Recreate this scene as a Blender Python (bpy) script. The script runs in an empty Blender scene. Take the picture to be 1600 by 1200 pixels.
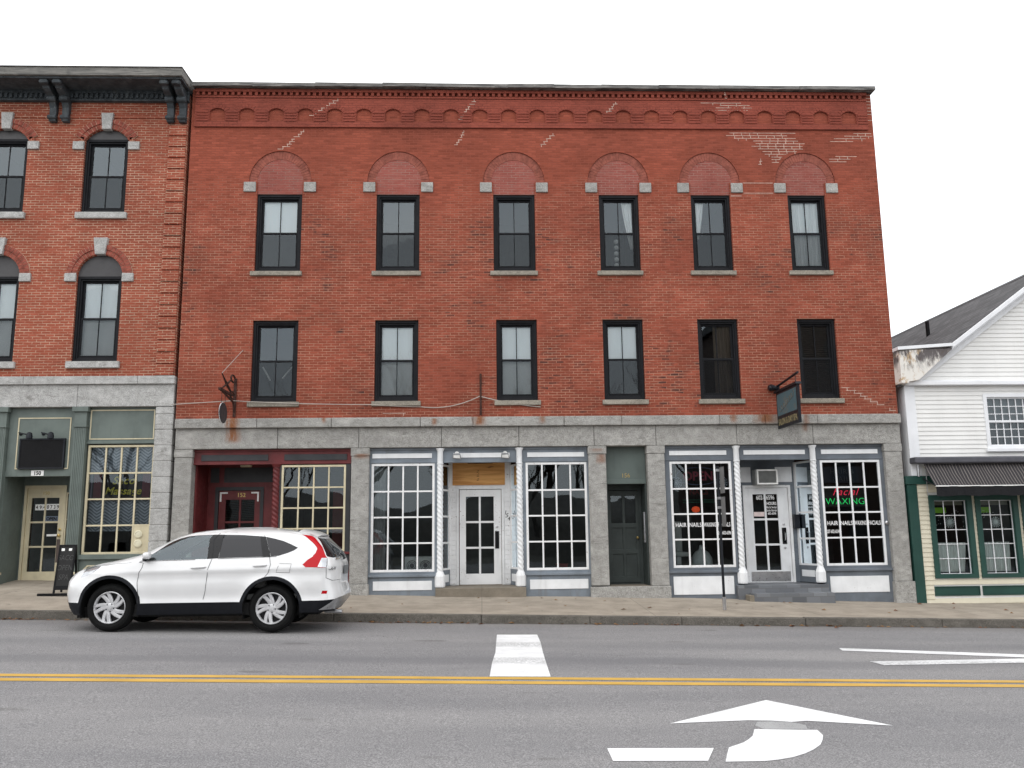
import bpy, bmesh, math, random
import numpy as np
from mathutils import Vector, Matrix
from mathutils.geometry import tessellate_polygon, delaunay_2d_cdt

S = bpy.context.scene
COL = S.collection
random.seed(7)
R = math.radians

# ------------------------------------------------------------------ camera
cam_d = bpy.data.cameras.new("camera")
cam_d.sensor_width = 36.0
cam_d.lens = 36.0 * 1350 / 1600
cam_d.clip_start = 0.05
cam_d.clip_end = 2000
cam = bpy.data.objects.new("camera", cam_d)
COL.objects.link(cam)
_yaw, _pitch, _roll = R(-2.1095), R(9.5915), R(0.6905)
_M = Matrix.Rotation(_yaw, 3, 'Z') @ Matrix.Rotation(_pitch, 3, 'X') @ Matrix.Rotation(_roll, 3, 'Y')
_r, _f, _u = _M.col[0], _M.col[1], _M.col[2]
cm = Matrix.Identity(4)
for i in range(3):
    cm[i][0] = _r[i]; cm[i][1] = _u[i]; cm[i][2] = -_f[i]
cm[2][3] = 1.6
cam.matrix_world = cm
S.camera = cam

# ------------------------------------------------------------------ world (overcast daylight)
SUN_EL, SUN_AZ = R(52), R(208)
w = bpy.data.worlds.new("World"); S.world = w
w.use_nodes = True
nt = w.node_tree; nt.nodes.clear()
wo = nt.nodes.new('ShaderNodeOutputWorld'); bg = nt.nodes.new('ShaderNodeBackground')
sky = nt.nodes.new('ShaderNodeTexSky'); sky.sky_type = 'NISHITA'; sky.sun_disc = False
sky.sun_elevation = SUN_EL; sky.sun_rotation = SUN_AZ
tc = nt.nodes.new('ShaderNodeTexCoord'); mp = nt.nodes.new('ShaderNodeMapping'); mp.inputs['Scale'].default_value = (1, 1, 2.5)
nz = nt.nodes.new('ShaderNodeTexNoise'); nz.inputs['Scale'].default_value = 2.2; nz.inputs['Detail'].default_value = 6; nz.inputs['Roughness'].default_value = .55
rp = nt.nodes.new('ShaderNodeValToRGB')
rp.color_ramp.elements[0].position = .30; rp.color_ramp.elements[0].color = (.84, .88, .93, 1)
rp.color_ramp.elements[1].position = .62; rp.color_ramp.elements[1].color = (1, 1, 1, 1)
vm = nt.nodes.new('ShaderNodeVectorMath'); vm.operation = 'SCALE'; vm.inputs['Scale'].default_value = 19.0
mx = nt.nodes.new('ShaderNodeMix'); mx.data_type = 'RGBA'; mx.inputs[0].default_value = .90
L = nt.links.new
L(tc.outputs['Generated'], mp.inputs['Vector']); L(mp.outputs['Vector'], nz.inputs['Vector']); L(nz.outputs['Fac'], rp.inputs['Fac'])
L(rp.outputs['Color'], vm.inputs[0]); L(sky.outputs['Color'], mx.inputs[6]); L(vm.outputs['Vector'], mx.inputs[7])
L(mx.outputs[2], bg.inputs['Color']); bg.inputs['Strength'].default_value = .10
L(bg.outputs['Background'], wo.inputs['Surface'])

sd = bpy.data.lights.new("sun", 'SUN'); sd.energy = 0.9; sd.angle = R(75); sd.color = (1, .97, .93)
so = bpy.data.objects.new("sun", sd); COL.objects.link(so)
so.rotation_euler = (R(90) - SUN_EL, 0, R(-28)); so.location = (-10, -20, 40)

S.view_settings.view_transform = 'Standard'; S.view_settings.look = 'None'
S.view_settings.gamma = 1.0; S.view_settings.exposure = 0.0; S.view_settings.use_curve_mapping = False
S.cycles.max_bounces = 8; S.cycles.transparent_max_bounces = 16
S.cycles.sample_clamp_indirect = 4

# ------------------------------------------------------------------ material helpers
class Mat:
    def __init__(s, name):
        s.m = bpy.data.materials.new(name); s.m.use_nodes = True
        s.nt = s.m.node_tree; s.nt.nodes.clear()
        s.out = s.nt.nodes.new('ShaderNodeOutputMaterial')
        s.b = s.nt.nodes.new('ShaderNodeBsdfPrincipled')
        s.nt.links.new(s.b.outputs[0], s.out.inputs['Surface'])
        s.tc = s.nt.nodes.new('ShaderNodeTexCoord')
    def n(s, t, **kw):
        nd = s.nt.nodes.new('ShaderNode' + t)
        for k, v in kw.items():
            if k in ('operation', 'data_type', 'blend_type', 'wave_type', 'bands_direction', 'offset', 'offset_frequency', 'squash', 'squash_frequency', 'interpolation_type', 'clamp', 'feature', 'invert', 'distribution'):
                setattr(nd, k, v)
            else:
                k2 = k.replace('_', ' ')
                nd.inputs[k2 if k2 in nd.inputs else k].default_value = v
        return nd
    def l(s, a, b): s.nt.links.new(a, b)
    def obj(s): return s.tc.outputs['Object']
    def mapped(s, scale, rot=(0, 0, 0), src=None):
        m = s.n('Mapping'); m.inputs['Scale'].default_value = scale; m.inputs['Rotation'].default_value = rot
        s.l(src or s.obj(), m.inputs['Vector']); return m.outputs['Vector']
    def noise(s, scale, detail=4, rough=.55, vec=None, dist=0):
        nd = s.n('TexNoise'); nd.inputs['Scale'].default_value = scale; nd.inputs['Detail'].default_value = detail
        nd.inputs['Roughness'].default_value = rough; nd.inputs['Distortion'].default_value = dist
        s.l(vec or s.obj(), nd.inputs['Vector']); return nd.outputs['Fac']
    def ramp(s, fac, a, b, ca=0.0, cb=1.0):
        nd = s.n('MapRange'); nd.interpolation_type = 'SMOOTHSTEP'
        nd.inputs['From Min'].default_value = a; nd.inputs['From Max'].default_value = b
        nd.inputs['To Min'].default_value = ca; nd.inputs['To Max'].default_value = cb
        s.l(fac, nd.inputs['Value']); return nd.outputs['Result']
    def math(s, op, a, b=None, c=None):
        nd = s.n('Math', operation=op)
        for i, v in enumerate((a, b, c)):
            if v is None: continue
            if isinstance(v, (int, float)): nd.inputs[i].default_value = v
            else: s.l(v, nd.inputs[i])
        return nd.outputs[0]
    def mix(s, fac, a, b, blend='MIX'):
        nd = s.n('Mix', data_type='RGBA', blend_type=blend)
        for k, v in ((0, fac), (6, a), (7, b)):
            if isinstance(v, (int, float)): nd.inputs[k].default_value = v if k == 0 else (v, v, v, 1)
            elif isinstance(v, tuple): nd.inputs[k].default_value = (*v, 1) if len(v) == 3 else v
            else: s.l(v, nd.inputs[k])
        return nd.outputs[2]
    def color(s, c):
        if isinstance(c, tuple): s.b.inputs['Base Color'].default_value = (*c, 1)
        else: s.l(c, s.b.inputs['Base Color'])
    def rough(s, r):
        if isinstance(r, (int, float)): s.b.inputs['Roughness'].default_value = r
        else: s.l(r, s.b.inputs['Roughness'])
    def bump(s, h, strength=.5, dist=.01, prev=None):
        nd = s.n('Bump'); nd.inputs['Strength'].default_value = strength; nd.inputs['Distance'].default_value = dist
        s.l(h, nd.inputs['Height'])
        if prev is not None: s.l(prev, nd.inputs['Normal'])
        s.l(nd.outputs[0], s.b.inputs['Normal']); return nd.outputs[0]

def paint(name, col, rough=.5, var=.18, scale=2.5, dirt=(.12, .10, .08), dirt_amt=.25, bump=.15, spec=.35, chips=0.0, chip_col=(.20, .13, .09), metallic=0):
    m = Mat(name)
    n1 = m.noise(scale, 5)
    c = m.mix(m.ramp(n1, .3, .7), tuple(x * (1 - var) for x in col), tuple(min(1, x * (1 + var * .5)) for x in col))
    if dirt_amt:
        st = m.noise(1.0, 5, .6, m.mapped((9, 9, 1.1)))
        c = m.mix(m.ramp(st, .50, .80, 0, dirt_amt), c, dirt)
    if chips:
        ch = m.noise(26, 6, .7); big = m.noise(2.3, 2)
        f = m.math('MULTIPLY', m.ramp(ch, .66 - chips * .1, .70 - chips * .1), m.ramp(big, .45, .6))
        c = m.mix(f, c, chip_col)
    m.color(c); m.rough(m.ramp(m.noise(14, 3), .2, .8, rough - .08, rough + .12))
    m.b.inputs['Specular IOR Level'].default_value = spec; m.b.inputs['Metallic'].default_value = metallic
    if bump: m.bump(m.noise(60, 4), bump, .002)
    return m.m

def facade_vec(m):
    g = m.n('NewGeometry'); sep = m.n('SeparateXYZ'); m.l(g.outputs['Normal'], sep.inputs[0])
    sx = m.math('GREATER_THAN', m.math('ABSOLUTE', sep.outputs[0]), .6)
    p = m.n('SeparateXYZ'); m.l(m.obj(), p.inputs[0])
    h = m.math('ADD', m.math('MULTIPLY', p.outputs[0], m.math('SUBTRACT', 1.0, sx)), m.math('MULTIPLY', p.outputs[1], sx))
    c = m.n('CombineXYZ'); m.l(h, c.inputs[0]); m.l(p.outputs[2], c.inputs[1])
    return c.outputs[0], p

ROW = .0585
def brick(name, c1, c2, mortar, painted_above=None, painted_col=None, dark=.5, msize=.011, pink=None):
    m = Mat(name)
    vec, pos = facade_vec(m)
    wob = m.n('VectorMath', operation='ADD')
    nv = m.n('TexNoise'); nv.inputs['Scale'].default_value = 1.3; nv.inputs['Detail'].default_value = 2; m.l(m.obj(), nv.inputs['Vector'])
    sc = m.n('VectorMath', operation='SCALE'); sc.inputs['Scale'].default_value = .012; m.l(nv.outputs['Color'], sc.inputs[0])
    m.l(vec, wob.inputs[0]); m.l(sc.outputs[0], wob.inputs[1])
    def bt(a, b, mo):
        t = m.n('TexBrick'); t.offset = .5; t.offset_frequency = 2; t.squash = 1
        t.inputs['Scale'].default_value = 1; t.inputs['Mortar Size'].default_value = msize; t.inputs['Mortar Smooth'].default_value = .3
        t.inputs['Bias'].default_value = 0; t.inputs['Brick Width'].default_value = .186; t.inputs['Row Height'].default_value = ROW
        t.inputs['Color1'].default_value = (*a, 1); t.inputs['Color2'].default_value = (*b, 1); t.inputs['Mortar'].default_value = (*mo, 1)
        m.l(wob.outputs[0], t.inputs['Vector']); return t
    t = bt(c1, c2, (0, 0, 0))
    rnd = bt((0, 0, 0), (1, 1, 1), (0, 0, 0))
    base = t.outputs['Color']
    # mottling
    big = m.noise(.55, 5, .6)
    base = m.mix(m.ramp(big, .3, .7), m.mix(1.0, base, (.80, .78, .78), 'MULTIPLY'), m.mix(1.0, base, (1.16, 1.10, 1.08), 'MULTIPLY'))
    fine = m.noise(5.5, 5, .65, m.mapped((1, 1, 3)))
    base = m.mix(m.ramp(fine, .35, .7), base, m.mix(1.0, base, (.80, .80, .82), 'MULTIPLY'))
    # soot-dark bricks in clusters
    clus = m.noise(.62, 4, .65, m.mapped((1.7, 1.7, 1.0)))
    courses = m.noise(1.0, 2, .5, m.mapped((2.2, 2.2, 16)))
    dk = m.math('MULTIPLY', m.ramp(clus, .49, .62), m.math('MULTIPLY', m.ramp(rnd.outputs['Color'], .15, .8), m.ramp(courses, .40, .60)))
    if painted_above is not None:
        dk = m.math('MULTIPLY', dk, m.ramp(pos.outputs[2], painted_above, painted_above - 1.2))
    base = m.mix(m.math('MULTIPLY', dk, dark), base, (.045, .028, .025))
    mort = m.mix(m.ramp(m.noise(1.1, 5, .6), .35, .65), tuple(x * .72 for x in mortar), mortar)
    mort = m.mix(m.ramp(m.noise(3.2, 4, .7, m.mapped((1, 1, 5))), .42, .62, 0, .8), mort, m.mix(1.0, t.outputs['Color'], (1.0, 1.0, 1.0), 'MULTIPLY') if False else tuple((a + b) / 2 * 1.05 for a, b in zip(c1, c2)))
    if painted_above is not None:
        zz = m.math('ADD', pos.outputs[2], m.math('MULTIPLY', m.math('SUBTRACT', m.noise(.8, 4, .6), .5), 3.2))
        pf = m.ramp(zz, painted_above - 1.0, painted_above + .6)
        mort = m.mix(pf, mort, painted_col)
        # patches lower down where the joints were washed over in red too
        pf2 = m.ramp(m.noise(.7, 4, .6, m.mapped((.7, 1, 1.6))), .54, .64, 0, .75)
        mort = m.mix(pf2, mort, painted_col)
    if pink:
        base = m.mix(m.ramp(m.noise(3, 5, .65), .4, .7, .1, .55), base, pink)
    col = m.mix(t.outputs['Fac'], base, mort)
    m.color(col); m.rough(.88); m.b.inputs['Specular IOR Level'].default_value = .2
    inv = m.math('SUBTRACT', 1.0, t.outputs['Fac'])
    h = m.math('ADD', inv, m.math('MULTIPLY', m.noise(45, 3), .35))
    m.bump(h, .7, .006)
    return m.m

def granite(name, col, rusts=(), rough_face=.5, var=.25):
    m = Mat(name)
    sp = m.noise(90, 3, .7); md = m.noise(7, 6, .65); lg = m.noise(.9, 5, .6, m.mapped((1, 1, .6)))
    c = m.mix(m.ramp(sp, .36, .64), tuple(x * .6 for x in col), tuple(min(1, x * 1.28) for x in col))
    c = m.mix(m.ramp(md, .3, .7), m.mix(1.0, c, (.74, .74, .73), 'MULTIPLY'), c)
    c = m.mix(m.ramp(lg, .42, .72, 0, var * 1.6), c, tuple(x * .55 for x in col))
    st = m.noise(1.0, 5, .65, m.mapped((7, 7, .8)))
    c = m.mix(m.ramp(st, .55, .80, 0, .35), c, (.16, .145, .12))
    ck = m.noise(1.0, 6, .7, m.mapped((1.9, 1.9, 8)), 1.8)
    c = m.mix(m.ramp(ck, .56, .66, 0, .45), c, (.115, .108, .095))
    wt = m.noise(1.3, 4, .6, m.mapped((1.2, 1, 2.2)))
    c = m.mix(m.ramp(wt, .52, .72, 0, .35), c, tuple(min(1, q * 1.45) for q in col))
    if rusts:
        p = m.n('SeparateXYZ'); m.l(m.obj(), p.inputs[0])
        nn = m.noise(7, 6, .75, m.mapped((2.4, 1, .5)))
        for (x0, wd, z0, z1, am) in rusts:
            dx = m.math('ABSOLUTE', m.math('SUBTRACT', m.math('ADD', p.outputs[0], m.math('MULTIPLY', m.math('SUBTRACT', nn, .5), wd * 1.7)), x0))
            fx = m.ramp(dx, wd * 1.25, 0)
            fz = m.math('MULTIPLY', m.ramp(p.outputs[2], z0, z0 + .12), m.ramp(p.outputs[2], z1 + .02, z1 - .03))
            f = m.math('MULTIPLY', m.math('MULTIPLY', fx, fz), m.ramp(nn, .26, .52, .45, am))
            c = m.mix(f, c, (.24, .085, .026))
    m.color(c); m.rough(.85); m.b.inputs['Specular IOR Level'].default_value = .25
    h = m.math('ADD', m.noise(8, 7, .7), m.math('MULTIPLY', m.noise(55, 3), .3))
    m.bump(h, min(1, rough_face * 1.5), .06)
    return m.m

def glass(name, tint=(.80, .86, .86), ior=1.75, wav=.0012, through=.85):
    m = Mat(name); m.nt.nodes.remove(m.b)
    tr = m.n('BsdfTransparent'); tr.inputs[0].default_value = (*[x * through for x in tint], 1)
    gl = m.n('BsdfGlossy'); gl.inputs['Roughness'].default_value = .01; gl.inputs['Color'].default_value = (.84, .94, 1, 1)
    fr = m.n('Fresnel'); fr.inputs['IOR'].default_value = ior
    bp = m.n('Bump'); bp.inputs['Strength'].default_value = .14; bp.inputs['Distance'].default_value = wav * 10
    m.l(m.noise(1.7, 2, .4), bp.inputs['Height']); m.l(bp.outputs[0], gl.inputs['Normal'])
    mx = m.n('MixShader'); m.l(fr.outputs[0], mx.inputs[0]); m.l(tr.outputs[0], mx.inputs[1]); m.l(gl.outputs[0], mx.inputs[2])
    m.l(mx.outputs[0], m.out.inputs['Surface'])
    return m.m

def screen_mat(name):
    m = Mat(name); m.nt.nodes.remove(m.b)
    tr = m.n('BsdfTransparent'); df = m.n('BsdfDiffuse'); df.inputs[0].default_value = (.022, .023, .025, 1)
    mx = m.n('MixShader'); mx.inputs[0].default_value = .33
    m.l(tr.outputs[0], mx.inputs[1]); m.l(df.outputs[0], mx.inputs[2]); m.l(mx.outputs[0], m.out.inputs['Surface'])
    return m.m

def emit(name, col, k):
    m = Mat(name); m.b.inputs['Base Color'].default_value = (*col, 1)
    m.b.inputs['Emission Color'].default_value = (*col, 1); m.b.inputs['Emission Strength'].default_value = k
    return m.m

def cloth(name, col, folds=18, deep=.7):
    m = Mat(name)
    wv = m.noise(1.0, 3, .5, m.mapped((folds, folds, .5)))
    m.color(m.mix(m.ramp(wv, .3, .7), tuple(x * deep for x in col), col)); m.rough(.9)  # fold shading painted into the colour, following the bump
    m.bump(wv, .5, .03)
    return m.m

def plain(name, col, rough=.6, metallic=0.0, spec=.3, coat=0):
    m = Mat(name); n = m.noise(8, 4)
    m.color(m.mix(m.ramp(n, .3, .7), tuple(x * .88 for x in col), tuple(min(1, x * 1.08) for x in col)))
    m.rough(m.ramp(m.noise(20, 3), .2, .8, max(.02, rough - .05), min(1, rough + .08)))
    m.b.inputs['Metallic'].default_value = metallic; m.b.inputs['Specular IOR Level'].default_value = spec
    if coat: m.b.inputs['Coat Weight'].default_value = coat; m.b.inputs['Coat Roughness'].default_value = .04
    return m.m

def asphalt():
    m = Mat("asphalt")
    sp = m.noise(85, 3, .75); sp2 = m.noise(28, 4, .7); lg = m.noise(.35, 5, .6, m.mapped((.35, 1.4, 1)))
    c = m.mix(m.ramp(sp, .36, .66), (.115, .113, .118), (.37, .362, .362))
    c = m.mix(m.ramp(sp2, .35, .7, 0, .55), c, (.165, .162, .164))
    c = m.mix(m.ramp(lg, .32, .68), m.mix(1.0, c, (.84, .84, .85), 'MULTIPLY'), m.mix(1.0, c, (1.14, 1.13, 1.11), 'MULTIPLY'))
    p = m.n('SeparateXYZ'); m.l(m.obj(), p.inputs[0])
    wob = m.math('ADD', p.outputs[1], m.math('MULTIPLY', m.math('SUBTRACT', m.noise(.3, 3), .5), .9))
    # wheel-worn bands of the far lane
    for (y0, wd, am) in ((11.2, .5, .42), (12.75, .5, .30), (7.1, .7, .12)):
        d = m.math('ABSOLUTE', m.math('SUBTRACT', wob, y0))
        c = m.mix(m.ramp(d, wd, wd * .2, 0, am), c, (.125, .124, .131))
    gut = m.ramp(wob, 14.7, 15.6, 0, .35)
    c = m.mix(gut, c, (.17, .155, .135))
    c = m.mix(m.math('MULTIPLY', m.ramp(p.outputs[1], 15.42, 15.60), m.ramp(m.noise(2.5, 5, .7), .25, .6, .35, .95)), c, (.04, .032, .025))
    # cracks, oil spots
    vo = m.n('TexVoronoi', feature='DISTANCE_TO_EDGE'); vo.inputs['Scale'].default_value = .22
    nv = m.n('TexNoise'); nv.inputs['Scale'].default_value = 1.4; nv.inputs['Detail'].default_value = 6; m.l(m.obj(), nv.inputs['Vector'])
    ad = m.n('VectorMath', operation='ADD'); scl = m.n('VectorMath', operation='SCALE'); scl.inputs['Scale'].default_value = 1.6
    m.l(nv.outputs['Color'], scl.inputs[0]); m.l(m.obj(), ad.inputs[0]); m.l(scl.outputs[0], ad.inputs[1]); m.l(ad.outputs[0], vo.inputs['Vector'])
    ck = m.math('MULTIPLY', m.ramp(vo.outputs['Distance'], .004, .001), m.ramp(m.noise(.5, 2), .60, .66))
    c = m.mix(m.math('MULTIPLY', ck, .7), c, (.03, .028, .026))
    sp3 = m.noise(1.6, 2, .4, m.mapped((.55, 1.5, 1)))
    c = m.mix(m.ramp(sp3, .70, .76, 0, .4), c, (.075, .07, .064))
    m.color(c); m.rough(.85); m.b.inputs['Specular IOR Level'].default_value = .3
    m.bump(m.math('ADD', sp, m.math('MULTIPLY', sp2, .6)), .55, .008)
    return m.m

def concrete(name, c1, c2, slab=(1.55, 1.45)):
    m = Mat(name)
    t = m.n('TexBrick'); t.offset = 0; t.squash = 1
    t.inputs['Scale'].default_value = 1; t.inputs['Brick Width'].default_value = slab[0]; t.inputs['Row Height'].default_value = slab[1]
    t.inputs['Mortar Size'].default_value = .006; t.inputs['Mortar Smooth'].default_value = .2; t.inputs['Bias'].default_value = 0
    t.inputs['Color1'].default_value = (*c1, 1); t.inputs['Color2'].default_value = (*c2, 1); t.inputs['Mortar'].default_value = (.17, .15, .125, 1)
    m.l(m.obj(), t.inputs['Vector'])
    c = t.outputs['Color']
    c = m.mix(m.ramp(m.noise(2, 6, .65), .3, .7), m.mix(1.0, c, (.78, .77, .75), 'MULTIPLY'), m.mix(1.0, c, (1.12, 1.11, 1.1), 'MULTIPLY'))
    c = m.mix(m.ramp(m.noise(60, 3, .7), .4, .7, 0, .5), c, m.mix(1.0, c, (.7, .7, .7), 'MULTIPLY'))
    c = m.mix(m.ramp(m.noise(7, 2, .4), .72, .76, 0, .6), c, (.10, .085, .07))
    m.color(c); m.rough(.9); m.bump(m.noise(50, 4), .3, .004)
    return m.m

def marking(name, col, wear=.5):
    m = Mat(name)
    sp = m.noise(80, 3, .75); big = m.noise(1.6, 5, .6)
    c = m.mix(m.ramp(m.noise(3, 5), .3, .7), tuple(x * .82 for x in col), col)
    f = m.math('MULTIPLY', m.ramp(sp, .56, .66), m.ramp(big, .42, .66, .1, wear))
    p = m.n('SeparateXYZ'); m.l(m.obj(), p.inputs[0])
    c = m.mix(f, c, (.12, .12, .12))
    for y0 in (11.2, 12.75):
        d = m.math('ABSOLUTE', m.math('SUBTRACT', p.outputs[1], y0))
        c = m.mix(m.math('MULTIPLY', m.ramp(d, .42, .1, 0, .75), m.ramp(m.noise(30, 4, .7), .35, .6)), c, (.30, .30, .30))
    m.color(c); m.rough(.7); m.bump(sp, .3, .004)
    return m.m

# ------------------------------------------------------------------ mesh helpers
class MB:
    def __init__(s): s.v = []; s.f = []
    def add(s, vs, fs):
        o = len(s.v); s.v += [tuple(v) for v in vs]; s.f += [[i + o for i in f] for f in fs]; return s
    def box(s, x0, x1, y0, y1, z0, z1):
        return s.add([(x0, y0, z0), (x1, y0, z0), (x1, y1, z0), (x0, y1, z0), (x0, y0, z1), (x1, y0, z1), (x1, y1, z1), (x0, y1, z1)],
                     [(0, 3, 2, 1), (4, 5, 6, 7), (0, 1, 5, 4), (1, 2, 6, 5), (2, 3, 7, 6), (3, 0, 4, 7)])
    def ring(s, x0, x1, z0, z1, t, y0, y1, tb=None, tt=None):
        tb = t if tb is None else tb; tt = t if tt is None else tt
        return s.plate([(x0, z0), (x1, z0), (x1, z1), (x0, z1)], [[(x0 + t, z0 + tb), (x1 - t, z0 + tb), (x1 - t, z1 - tt), (x0 + t, z1 - tt)]], y0, y1)
    def plate(s, outer, holes, y0, y1, back=True):
        """polygon with holes in the xz plane, extruded from y0 to y1"""
        loops = [outer] + list(holes)
        tri = tessellate_polygon([[Vector((a, b, 0)) for a, b in lp] for lp in loops])
        flat = [p for lp in loops for p in lp]; n = len(flat)
        vs = [(a, y0, b) for a, b in flat] + [(a, y1, b) for a, b in flat]
        fs = [tuple(t) for t in tri]
        if back: fs += [tuple(i + n for i in reversed(t)) for t in tri]
        o = 0
        for lp in loops:
            k = len(lp)
            for i in range(k):
                a, b = o + i, o + (i + 1) % k
                fs.append((a, b, b + n, a + n))
            o += k
        return s.add(vs, fs)
    def prism_x(s, poly, x0, x1):      # poly in (y,z)
        n = len(poly)
        vs = [(x0, a, b) for a, b in poly] + [(x1, a, b) for a, b in poly]
        fs = [tuple(range(n)), tuple(range(2 * n - 1, n - 1, -1))] + [(i, (i + 1) % n, (i + 1) % n + n, i + n) for i in range(n)]
        return s.add(vs, fs)
    def prism_z(s, poly, z0, z1):      # poly in (x,y)
        n = len(poly)
        vs = [(a, b, z0) for a, b in poly] + [(a, b, z1) for a, b in poly]
        fs = [tuple(range(n)), tuple(range(2 * n - 1, n - 1, -1))] + [(i, (i + 1) % n, (i + 1) % n + n, i + n) for i in range(n)]
        return s.add(vs, fs)
    def tube(s, pts, r, k=8, cap=True):
        pts = [Vector(p) for p in pts]; rs = r if isinstance(r, (list, tuple)) else [r] * len(pts)
        vs = []; fs = []; up = None
        for i, p in enumerate(pts):
            d = (pts[min(i + 1, len(pts) - 1)] - pts[max(i - 1, 0)]).normalized()
            a = d.orthogonal().normalized() if up is None else (up - d * up.dot(d))
            if a.length < 1e-6: a = d.orthogonal()
            a.normalize(); up = a; b = d.cross(a)
            for j in range(k):
                t = 2 * math.pi * j / k; vs.append(p + (a * math.cos(t) + b * math.sin(t)) * rs[i])
        for i in range(len(pts) - 1):
            for j in range(k):
                fs.append((i * k + j, i * k + (j + 1) % k, (i + 1) * k + (j + 1) % k, (i + 1) * k + j))
        if cap: fs += [tuple(range(k - 1, -1, -1)), tuple(range((len(pts) - 1) * k, len(pts) * k))]
        return s.add(vs, fs)
    def lathe(s, prof, c, axis='z', k=24, cap=True):   # prof: (r, h)
        vs = []; fs = []
        for r, h in prof:
            for j in range(k):
                t = 2 * math.pi * j / k; a, b = r * math.cos(t), r * math.sin(t)
                vs.append({'z': (c[0] + a, c[1] + b, c[2] + h), 'y': (c[0] + a, c[1] + h, c[2] + b), 'x': (c[0] + h, c[1] + a, c[2] + b)}[axis])
        n = len(prof)
        for i in range(n - 1):
            for j in range(k): fs.append((i * k + j, i * k + (j + 1) % k, (i + 1) * k + (j + 1) % k, (i + 1) * k + j))
        if cap: fs += [tuple(range(k - 1, -1, -1)), tuple(range((n - 1) * k, n * k))]
        return s.add(vs, fs)
    def sheet(s, fn, nu, nv):
        vs = [fn(i / nu, j / nv) for j in range(nv + 1) for i in range(nu + 1)]
        fs = [(j * (nu + 1) + i, j * (nu + 1) + i + 1, (j + 1) * (nu + 1) + i + 1, (j + 1) * (nu + 1) + i) for j in range(nv) for i in range(nu)]
        return s.add(vs, fs)
    def build(s, name, mat, parent=None, smooth=False, bevel=0.0, sharp=35, norm=True):
        me = bpy.data.meshes.new(name)
        me.from_pydata(s.v, [], s.f)
        if norm:
            bm = bmesh.new(); bm.from_mesh(me); bmesh.ops.recalc_face_normals(bm, faces=bm.faces); bm.to_mesh(me); bm.free()
        o = bpy.data.objects.new(name, me); COL.objects.link(o)
        if mat: me.materials.append(mat)
        if parent is not None: attach(o, parent)
        if bevel:
            b = o.modifiers.new('bevel', 'BEVEL'); b.width = bevel; b.segments = 2; b.limit_method = 'ANGLE'; b.angle_limit = R(40)
        if smooth:
            for p in me.polygons: p.use_smooth = True
            me.set_sharp_from_angle(angle=R(sharp))
        return o

ORG = {}
def attach(o, parent):
    """vertices are written in world metres: cancel the parent's own place"""
    p = Vector(ORG.get(parent.name, (0, 0, 0)))
    o.parent = parent; o.location = -p; ORG[o.name] = (0, 0, 0)

def thing(name, loc, label, cat, group=None):
    o = bpy.data.objects.new(name, None); COL.objects.link(o); o.location = loc; o.empty_display_size = .2
    ORG[o.name] = tuple(loc); return tag(o, label, cat, group)
def tag(o, label=None, cat=None, group=None, kind=None):
    for k, v in (('label', label), ('category', cat), ('group', group), ('kind', kind)):
        if v: o[k] = v
    return o
def struct(o): o['kind'] = 'structure'; return o

def text_geo(txt, size, shear=0.0, bold=0.0, spacing=1.0, extrude=.001, align='CENTER'):
    cu = bpy.data.curves.new('t', 'FONT'); cu.body = txt; cu.size = size; cu.align_x = align; cu.shear = shear
    cu.offset = bold; cu.space_character = spacing; cu.extrude = extrude; cu.resolution_u = 3
    ob = bpy.data.objects.new('t', cu); COL.objects.link(ob)
    dg = bpy.context.evaluated_depsgraph_get(); dg.update()
    me = bpy.data.meshes.new_from_object(ob.evaluated_get(dg))
    vs = [tuple(v.co) for v in me.vertices]; fs = [tuple(p.vertices) for p in me.polygons]
    bpy.data.objects.remove(ob); bpy.data.curves.remove(cu); bpy.data.meshes.remove(me)
    return vs, fs
def put_text(mb, txt, x, z, y, size, sx=1.0, rot=0.0, **kw):
    vs, fs = text_geo(txt, size, **kw); c, s_ = math.cos(rot), math.sin(rot)
    mb.add([(x + (a * sx * c - b * s_), y - e, z + (a * sx * s_ + b * c)) for a, b, e in vs], fs); return mb

def fit_text(mb, txt, x, z, y, size, width, **kw):
    vs, fs = text_geo(txt, size, **kw); xs_ = [v[0] for v in vs]; k = width / (max(xs_) - min(xs_)); m_ = (max(xs_) + min(xs_)) / 2
    mb.add([(x + (a - m_) * k, y - e, z + b) for a, b, e in vs], fs); return mb

def arc(cx, cz, r, a0, a1, n, rz=None):
    rz = r if rz is None else rz
    return [(cx + r * math.cos(R(a0 + (a1 - a0) * i / n)), cz + rz * math.sin(R(a0 + (a1 - a0) * i / n))) for i in range(n + 1)]
def seg_arch(x0, x1, zs, rise, n=14):
    """points of a segmental arch from right springing to left"""
    hw = (x1 - x0) / 2; rr = (hw * hw + rise * rise) / (2 * rise); cx = (x0 + x1) / 2; cz = zs + rise - rr
    a = math.degrees(math.asin(min(1, hw / rr)))
    if rise > hw: a = 180 - a
    return arc(cx, cz, rr, 90 - a, 90 + a, n), (cx, cz, rr, a)
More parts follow.
